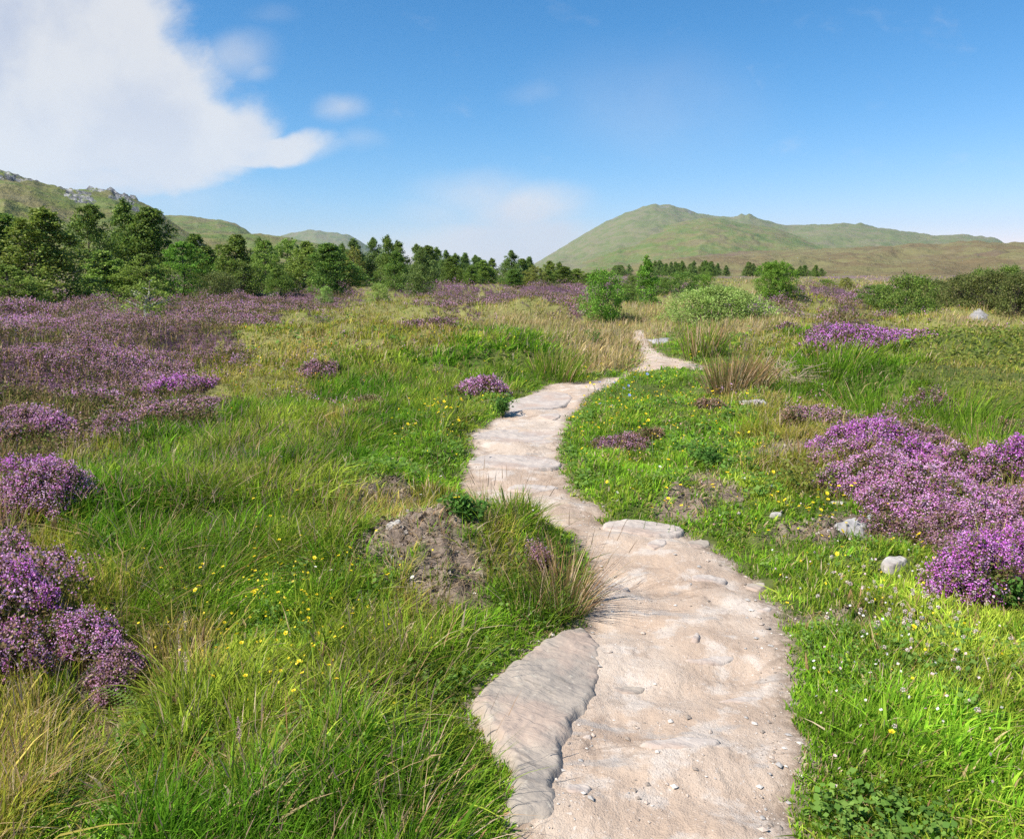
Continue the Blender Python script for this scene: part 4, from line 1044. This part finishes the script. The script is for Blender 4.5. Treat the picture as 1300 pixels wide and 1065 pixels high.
# ------------------------------------------------------------------ trees (unit height)
LG = {'olive': [(.13, .17, .04), (.17, .20, .05), (.10, .135, .032), (.22, .22, .07)],
      'birch': [(.20, .30, .045), (.25, .35, .055), (.15, .23, .035), (.33, .40, .09)],
      'dark': [(.13, .22, .034), (.17, .265, .040), (.095, .165, .028), (.24, .31, .06)],
      'pine': [(.14, .22, .050), (.175, .26, .060), (.11, .17, .042), (.23, .30, .08)],
      'round': [(.15, .32, .036), (.20, .38, .042), (.11, .23, .028), (.26, .41, .06)],
      'willow': [(.29, .42, .09), (.35, .48, .12), (.22, .33, .065), (.42, .50, .16)],
      'autumn': [(.24, .28, .055), (.29, .31, .065), (.18, .24, .04), (.33, .30, .07)],
      'light': [(.30, .44, .09), (.37, .50, .11), (.23, .35, .07), (.43, .50, .15)]}
def tree_meshes(kind, pal, seed, n_clump=85, per=70, leaf=.019, crown_r=.26, t0=.12, prof='cone', spread=.075, trunk_r=.014, bark_m=None):
    r = np.random.default_rng(seed)
    tr, cr = Acc(), Acc()
    bend = r.normal(0, .02, (6, 2)).cumsum(0)
    zs = np.linspace(0, .93, 6); T = np.stack([bend[:, 0], bend[:, 1], zs], -1); T[0, :2] = 0
    if prof != 'shrub': tube(tr, T, trunk_r*(1.05-zs)**.9+.002, (1, 1, 1), 7)
    cols = np.array(LG[pal]); cen = []
    lob = r.uniform(0, 6.28, 3)
    for i in range(n_clump):
        t = t0+(1-t0)*r.uniform(0, 1)**(.9 if prof != 'round' else 1.0)
        u = (t-t0)/(1-t0); t = t-.03*u
        if prof == 'cone': R = crown_r*(min(1, .45+u*2.4))*(1-u)**.62+.02
        elif prof == 'oval2': R = crown_r*min(1, .55+u*2)*(1-u**1.7)**.75*(.9+.2*(int(u*7) % 2))+.012
        elif prof == 'oval': R = crown_r*math.sin(math.pi*min(.97, u*.78+.2))**.7
        elif prof == 'round': R = crown_r*math.sqrt(max(0, 1-((u-.47)/.56)**2))
        elif prof == 'pine': R = crown_r*(1-u)**.85*(.85+.22*(int(u*11) % 2))*min(1, .55+u*3)+.006
        else: R = crown_r*(1-u**2)**.5
        a = r.uniform(0, 6.28); R *= 1+.18*math.sin(a*2+lob[0])+.14*math.sin(a*3+lob[1]+u*5)+r.normal(0, .10)
        q = r.uniform(0, 1)**.45
        b = np.array([np.interp(t, zs, T[:, 0]), np.interp(t, zs, T[:, 1]), t])
        c = b+np.array([math.cos(a)*R*q, math.sin(a)*R*q, r.normal(0, .012)])
        cen.append((c, b, u))
        if i % 3 == 0 or prof == 'shrub':
            root = b-np.array([0, 0, R*q*.45]) if prof != 'shrub' else np.array([r.normal(0, .08), r.normal(0, .08), 0])
            root[2] = max(root[2], .0)
            tube(tr, [root, (root+c)/2+np.array([0, 0, -.01]), c], [trunk_r*.42, trunk_r*.28, trunk_r*.12], (1, 1, 1), 4)
    for c, b, u in cen:
        n = int(per*r.uniform(.6, 1.35)); sp = spread*r.uniform(.6, 1.25)*(1-(.35 if prof in ('round', 'shrub') else .72)*u)
        P = c+r.normal(0, 1, (n, 3))*np.array([sp, sp, sp*.95])
        P[:, 2] = np.maximum(P[:, 2], .01)
        out = unit(c-np.array([0, 0, .4]))*.5+np.array([0, 0, .45])
        cc = cols[r.integers(0, 4, n)]*r.uniform(.78, 1.28)*r.uniform(.85, 1.15, (n, 1))
        quads_at(cr, P, leaf*r.uniform(.6, 1.35, n), cc, nrm=out*.3, aspect=.7 if prof != 'pine' else .35, kite=prof != 'pine')
    a = tr.build(kind+'_trunk_mesh', bark_m or M_BARK); b = cr.build(kind+'_crown_mesh', M_LEAF)
    ma, mb = a.data, b.data; bpy.data.objects.remove(a); bpy.data.objects.remove(b)
    return ma, mb
TM = {
    'birch1': ('birch_tree', tree_meshes('birch', 'birch', 1, 230, 75, .019, .27, .03, 'cone', .042)),
    'birch2': ('birch_tree', tree_meshes('birch', 'birch', 2, 230, 75, .019, .30, .03, 'oval', .042)),
    'birch3': ('birch_tree', tree_meshes('birch', 'dark', 3, 230, 75, .019, .27, .03, 'cone', .042)),
    'oak1': ('broadleaf_tree', tree_meshes('dark', 'dark', 4, 210, 75, .019, .33, .14, 'oval', .044)),
    'oak2': ('broadleaf_tree', tree_meshes('dark', 'round', 5, 200, 75, .019, .34, .04, 'oval', .046)),
    'alder': ('broadleaf_tree', tree_meshes('dark', 'birch', 14, 190, 70, .018, .26, .06, 'oval', .042)),
    'pine1': ('pine_tree', tree_meshes('pine', 'pine', 6, 150, 95, .022, .29, .03, 'oval2', .058)),
    'pine2': ('pine_tree', tree_meshes('pine', 'pine', 7, 140, 90, .022, .22, .05, 'pine', .050)),
    'pine3': ('pine_tree', tree_meshes('pine', 'dark', 8, 140, 90, .021, .28, .03, 'cone', .058)),
    'round': ('round_tree', tree_meshes('round', 'round', 9, 380, 75, .022, .50, .03, 'round', .040)),
    'bush': ('leafy_bush', tree_meshes('bush', 'round', 10, 150, 75, .030, .50, .02, 'round', .065, .012)),
    'darkbush': ('leafy_bush', tree_meshes('bush', 'dark', 15, 150, 80, .028, .52, .02, 'round', .065, .012)),
    'olivebush': ('leafy_bush', tree_meshes('bush', 'olive', 16, 140, 80, .028, .55, .02, 'shrub', .075, .012)),
    'willow': ('willow_shrub', tree_meshes('willow', 'willow', 11, 320, 80, .030, 1.0, .03, 'shrub', .08, .012)),
    'slim': ('slim_conifer', tree_meshes('slim', 'round', 12, 90, 70, .022, .17, .10, 'pine', .05)),
    'autumn': ('broadleaf_tree', tree_meshes('autumn', 'autumn', 13, 180, 70, .019, .32, .04, 'oval', .044)),
    'light': ('leafy_bush', tree_meshes('lightbush', 'light', 17, 110, 75, .032, .60, .02, 'shrub', .08, .012)),
    'sapling': ('birch_sapling', tree_meshes('sapling', 'birch', 18, 60, 50, .028, .36, .42, 'oval', .060, .032, M_BIRCH)),
}
def tree(kind, px, dist, top, wpx=None, label='', group=None, cat=None, sink=.05):
    x, y, z = at_dist(px, dist)
    _, el = ray_azel(px, top)
    d = math.hypot(x, y); H = EYE+el*d-z+sink
    nm, (ma, mb) = TM[kind]
    cat = cat or ('bush' if 'bush' in nm or 'shrub' in nm else 'tree')
    t = thing(nm, (x, y, z-sink), label, cat, group, rng.uniform(0, 6.28))
    sx = H
    if wpx:
        wpx = wpx*(1.08 if 'bush' not in nm and 'shrub' not in nm and nm != 'round_tree' else .86 if nm == 'round_tree' else .98)
        co = np.empty(len(mb.vertices)*3, np.float32); mb.vertices.foreach_get('co', co); co = co.reshape(-1, 3)
        ww = 2*np.percentile(np.hypot(co[:, 0], co[:, 1]), 93); sx = (wpx/F*d)/ww
    t.scale = (sx, sx, H)
    a = bpy.data.objects.new('trunk' if cat == 'tree' else 'stems', ma); b = bpy.data.objects.new('crown', mb)
    for o in (a, b): C.objects.link(o); o.parent = t
    return t
TREES = [
    ('birch3', 2, 46, 268, 90, 'tree cut by the left edge of the photo at the head of the wood'),
    ('birch1', 55, 45, 264, 92, 'tall bright birch, second from the left edge'),
    ('birch2', 12, 40, 335, 70, 'low bushy tree under the leftmost tree'),
    ('oak1', 114, 56, 259, 62, 'dark round crowned tree against the hillside right of the tall birch'),
    ('pine3', 163, 60, 254, 60, 'tall dark tree whose top stands against the sky, right of the round crown'),
    ('birch3', 197, 58, 262, 66, 'tall broad tree, rightmost of the high left group'),
    ('birch1', 140, 50, 318, 70, 'lower light green tree in front of the tall dark pair'),
    ('oak2', 232, 56, 306, 56, 'bright green tree right of the high left group'),
    ('birch2', 190, 49, 322, 60, 'low green tree behind the white stemmed sapling'),
    ('birch3', 262, 62, 312, 44, 'small dark tree between bright tree and pointed birch'),
    ('birch3', 306, 55, 297, 56, 'dark pointed birch in the middle of the left wood'),
    ('olivebush', 276, 44, 345, 54, 'light green bush at the foot of the pointed birch'),
    ('birch2', 338, 60, 305, 50, 'greyish birch right of the dark pointed birch'),
    ('alder', 362, 66, 300, 40, 'narrow tree between the greyish birch and the round top birch'),
    ('birch1', 385, 62, 306, 50, 'fresh green birch left of the rightmost dense birch'),
    ('birch3', 416, 52, 308, 66, 'dense dark birch standing forward at the right end of the left wood'),
    ('pine3', 350, 48, 338, 40, 'low dark tree in front of the greyish birch'),
    ('pine1', 448, 78, 303, 36, 'conifer just right of the dense dark birch'),
    ('autumn', 456, 74, 313, 34, 'yellowish tree in the centre wood'),
    ('pine1', 470, 80, 302, 36, 'conifer left of the tallest centre pine'),
    ('pine3', 486, 74, 299, 40, 'tallest pine of the centre wood'),
    ('pine3', 503, 60, 318, 40, 'bright pine standing forward in the centre wood'),
    ('pine1', 530, 56, 314, 40, 'dark broad pine at the forward edge of the centre wood'),
    ('pine3', 512, 78, 306, 40, 'pine behind the bright forward pine'),
    ('birch3', 545, 80, 311, 36, 'tree right of the dark broad pine'),
    ('light', 480, 40, 361, 40, 'pale green low bush alone on the heather'),
    ('light', 411, 44, 364, 22, 'small yellow green bush at the foot of the dense dark birch'),
    ('pine1', 568, 88, 318, 30, None), ('pine3', 583, 84, 322, 34, None), ('birch3', 574, 80, 326, 32, None), ('pine1', 600, 92, 324, 26, None),
    ('birch1', 614, 84, 330, 30, None), ('pine3', 628, 88, 328, 28, None), ('pine1', 652, 80, 318, 34, 'highest pine in the right half of the centre wood'),
    ('pine3', 640, 84, 332, 30, None), ('birch3', 664, 82, 328, 32, None), ('autumn', 680, 78, 337, 34, 'yellow brown tree in the right half of the centre wood'),
    ('pine2', 673, 90, 326, 24, None), ('birch1', 695, 88, 331, 28, None), ('pine3', 705, 90, 333, 28, None), ('birch3', 718, 86, 338, 34, None),
    ('birch1', 735, 90, 341, 34, None), ('pine1', 610, 104, 327, 26, None), ('pine3', 556, 100, 314, 30, None), ('pine2', 592, 104, 321, 22, None),
    ('birch3', 440, 92, 316, 40, None), ('pine3', 430, 84, 309, 30, None), ('pine1', 525, 98, 310, 30, None), ('pine1', 543, 96, 315, 26, None),
    ('birch3', 600, 78, 337, 26, None), ('birch3', 650, 76, 342, 30, None), ('pine3', 700, 80, 343, 26, None), ('birch3', 748, 84, 347, 30, None),
    ('birch3', 250, 68, 296, 40, None), ('birch2', 285, 66, 310, 40, None), ('pine3', 325, 72, 302, 34, None), ('birch1', 400, 76, 312, 40, None),
    ('bush', 768, 26.5, 343, 64, 'open leafy bush standing left of the far path'),
    ('darkbush', 795, 31, 362, 30, 'small dark bush half hidden by the open leafy bush'),
    ('slim', 823, 34, 324, 30, 'slim young conifer behind the far end of the path'),
    ('darkbush', 803, 44, 350, 24, 'green bush behind the slim conifer'),
    ('willow', 912, 26.5, 365, 150, 'wide low grey green willow shrub right of the far path'),
    ('round', 986, 34, 332, 58, 'dense round bright green tree right of the willow'),
    ('darkbush', 862, 60, 346, 56, 'dark green bush behind the left end of the willow'),
    ('bush', 893, 62, 349, 36, 'dark green bush behind the middle of the willow'),
    ('darkbush', 835, 58, 352, 40, 'dark bush left behind the willow'),
    ('darkbush', 1152, 31, 350, 66, 'dark dense bush forward of the right hedge'),
    ('darkbush', 1118, 36, 362, 50, 'dark bush at the left end of the right hedge'),
    ('olivebush', 1190, 38, 355, 70, None), ('olivebush', 1225, 36, 348, 70, None), ('olivebush', 1262, 35, 344, 70, None), ('olivebush', 1300, 34, 345, 70, None),
    ('darkbush', 1245, 40, 342, 44, None), ('darkbush', 1285, 42, 338, 40, None), ('olivebush', 1175, 33, 375, 40, None), ('olivebush', 1340, 34, 340, 80, None),
    ('sapling', 182, 19.5, 352, 58, 'small white stemmed sapling standing alone in the heather'),
    ('autumn', 1070, 70, 352, 26, 'small olive bush on the far heather right of the round tree'), ('darkbush', 1050, 66, 355, 24, 'small dark bush left of the small olive bush'),
    ('darkbush', 897, 110, 345, 20, 'dark bush standing free at the right end of the far plantation'),
]
for k, px, dist, top, w, lb in TREES:
    nm = TM[k][0]
    if lb is None:
        if px > 1100: lb, grp = 'grey green bush of the hedge at the right edge', 'bushes of the right hedge'
        elif px < 425: lb, grp = 'dark tree in the second row of the left wood', 'second row trees of the left wood'
        else: lb, grp = ('pointed pine in the treeline of the centre wood' if 'pine' in k else 'rounded broadleaf tree in the treeline of the centre wood'), 'trees of the centre wood'
        tree(k, px, dist, top, w, lb, grp)
    else: tree(k, px, dist, top, w, lb, 'trees on the moor' if 'bush' not in nm else 'bushes on the moor')
# far plantation on the mountain foot
r3 = np.random.default_rng(5)
for i in range(62):
    if i < 40: px = r3.uniform(782, 922); top = 333+3*r3.normal()*.6+max(0, (px-900))*.3+max(0, 830-px)*.10; dist = r3.uniform(190, 260)
    else: px = r3.uniform(945, 1042); top = 335+r3.normal()*2+max(0, px-1000)*.15; dist = r3.uniform(180, 240)
    tree(['pine1', 'pine3', 'birch3', 'pine2'][i % 4], px, dist, top, r3.uniform(9, 14), 'small dark conifer in the far plantation at the foot of the mountain', 'conifers of the far plantation', 'tree', .3)

# ------------------------------------------------------------------ sky, sun
SUN_AZ, SUN_EL = math.radians(-118), math.radians(50)     # azimuth from +Y, clockwise: high, behind left
sd = np.array([math.sin(SUN_AZ)*math.cos(SUN_EL), math.cos(SUN_AZ)*math.cos(SUN_EL), math.sin(SUN_EL)])
sl = bpy.data.lights.new('sun', 'SUN'); sl.energy = 4.9; sl.angle = math.radians(.53); sl.color = (1, .955, .88)
so = bpy.data.objects.new('sun', sl); C.objects.link(so)
from mathutils import Vector
so.rotation_euler = Vector(sd).to_track_quat('Z', 'Y').to_euler()
W = bpy.data.worlds.new('World'); bpy.context.scene.world = W; W.use_nodes = True
nt = W.node_tree; nt.nodes.clear(); n = N(nt)
sky = n('ShaderNodeTexSky', sky_type='NISHITA', sun_disc=False, sun_elevation=SUN_EL, sun_rotation=SUN_AZ, altitude=300, air_density=1.0, dust_density=.25, ozone_density=2.2)
gen = n('ShaderNodeTexCoord').outputs['Generated']
sep = n('ShaderNodeSeparateXYZ', {0: gen})
# clouds, laid out by compass direction: (u, v) = (x/y, z/y)
yy = n.math('MAXIMUM', sep.outputs[1], .05)
u = n.math('DIVIDE', sep.outputs[0], yy); v = n.math('DIVIDE', sep.outputs[2], yy)
uv = n('ShaderNodeCombineXYZ', {0: u, 1: v, 2: 0.0}).outputs[0]
warp = n('ShaderNodeTexNoise', {'Vector': uv, 'Scale': 3.2, 'Detail': 6.0, 'Roughness': .5}).outputs['Color']
w2 = n('ShaderNodeVectorMath', {0: warp, 1: (.5, .5, .5)}, operation='SUBTRACT').outputs[0]
w2 = n('ShaderNodeVectorMath', {0: w2, 'Scale': .12}, operation='SCALE').outputs[0]
uvw = n('ShaderNodeVectorMath', {0: uv, 1: w2}, operation='ADD').outputs[0]
def pxuv(px, py):
    d = ray(px, py); return d[0]/d[1], d[2]/d[1]
CL = [  # px, py, rx, ry (px), strength, softness start
    (40, 40, 190, 110, 1.0), (60, 130, 240, 110, 1.0), (200, 165, 150, 62, .95), (265, 165, 105, 42, .86), (335, 184, 105, 19, .78), (300, 150, 60, 24, .6), (400, 190, 60, 10, .5), (110, 200, 200, 50, .85), (-120, 120, 260, 160, 1.0), (-300, 40, 300, 240, 1.0),
    (313, 80, 46, 24, .5), (340, 96, 24, 12, .4), (440, 146, 26, 16, .6), (655, 262, 85, 36, 1.0), (605, 243, 70, 30, .65), (630, 304, 105, 34, 1.0), (560, 268, 50, 18, .4), (540, 300, 70, 24, .3), (465, 186, 26, 12, .22), (680, 118, 45, 14, .16), (830, 130, 140, 60, .17), (352, 32, 30, 12, .14), (190, 245, 160, 30, .30)]
tot = None; strong = None
for px, py, rx, ry, st in CL:
    cu, cv = pxuv(px, py)
    sb = n('ShaderNodeVectorMath', {0: uvw, 1: (cu, cv, 0)}, operation='SUBTRACT').outputs[0]
    ml = n('ShaderNodeVectorMath', {0: sb, 1: (F/rx, F/ry, 0)}, operation='MULTIPLY').outputs[0]
    ln = n('ShaderNodeVectorMath', {0: ml}, operation='LENGTH').outputs['Value']
    m_ = n.rng(ln, 1.25 if st > .7 else 1.45, .60 if st > .7 and rx > 100 else .25 if st > .7 else .0, 0, st)
    if st > .7 and px < 400: strong = m_ if strong is None else n.math('MAXIMUM', strong, m_)
    else: tot = m_ if tot is None else n.math('MAXIMUM', tot, m_)
wisp = n.noise(n('ShaderNodeMapping', {'Vector': uvw, 'Scale': (1, 1.8, 1)}).outputs[0], 11, 6, .62)
mask = n.math('MULTIPLY', tot, n.rng(wisp, .15, .62, .45, 1.0), clamp=True)
mask = n.math('MAXIMUM', mask, n.math('MULTIPLY', n.rng(n.math('ADD', strong, n.math('MULTIPLY', n.math('SUBTRACT', wisp, .5), 1.1)), .06, .82), .96))
body = n.noise(uvw, 6, 6, .55)
shade = n.mix(n.rng(body, .36, .62), (3.9, 4.25, 5.1), (5.4, 5.45, 5.6))
lo = n.rng(v, .16, .42)
shade = n.mix(n.rng(v, .08, .30, .75, 0), shade, (5.9, 6.1, 6.35))
ss = n('ShaderNodeSeparateColor', {'Color': sky.outputs[0]})
KK = .157
def chan(o, g, a): return n.math('MULTIPLY', n.math('POWER', n.math('MULTIPLY', o, KK), g), a/KK)
skyc = n('ShaderNodeCombineColor', {0: chan(ss.outputs[0], 1.9, 1.0), 1: chan(ss.outputs[1], 1.2, .88), 2: chan(ss.outputs[2], 1.1, 1.06)}).outputs[0]
ccol = n.mix(mask, skyc, shade)
front = n.rng(sep.outputs[1], .05, .15)
ccol = n.mix(front, skyc, ccol)
bg = n('ShaderNodeBackground', {'Color': ccol, 'Strength': .09})
wo = n('ShaderNodeOutputWorld'); nt.links.new(bg.outputs[0], wo.inputs[0])

# ------------------------------------------------------------------ air
def haze():
    m, nt, out = new_mat('haze_air'); n = N(nt)
    v = n('ShaderNodeVolumePrincipled', {'Color': (.55, .78, 1, 1), 'Density': .000045, 'Anisotropy': .2})
    nt.links.new(v.outputs[0], out.inputs['Volume'])
    a, lo, hi = 9800, -24, 620
    V = [(x, y, z) for z in (lo, hi) for x, y in ((-a, -a), (a, -a), (a, a), (-a, a))]
    o = mesh_obj('haze', V, [np.array([[3, 2, 1, 0], [4, 5, 6, 7], [0, 1, 5, 4], [1, 2, 6, 5], [2, 3, 7, 6], [3, 0, 4, 7]])], m)
    tag(o, kind='stuff')
haze()

# ------------------------------------------------------------------ render settings
sc = bpy.context.scene
sc.render.engine = 'CYCLES'
sc.view_settings.view_transform = 'Standard'; sc.view_settings.look = 'None'; sc.view_settings.gamma = 1; sc.view_settings.exposure = .72
sc.cycles.max_bounces = 5; sc.cycles.diffuse_bounces = 3; sc.cycles.glossy_bounces = 2; sc.cycles.transmission_bounces = 3; sc.cycles.transparent_max_bounces = 4
sc.cycles.use_denoising = False
sc.cycles.use_adaptive_sampling = False
sc.cycles.caustics_reflective = False; sc.cycles.caustics_refractive = False
sc.render.film_transparent = False
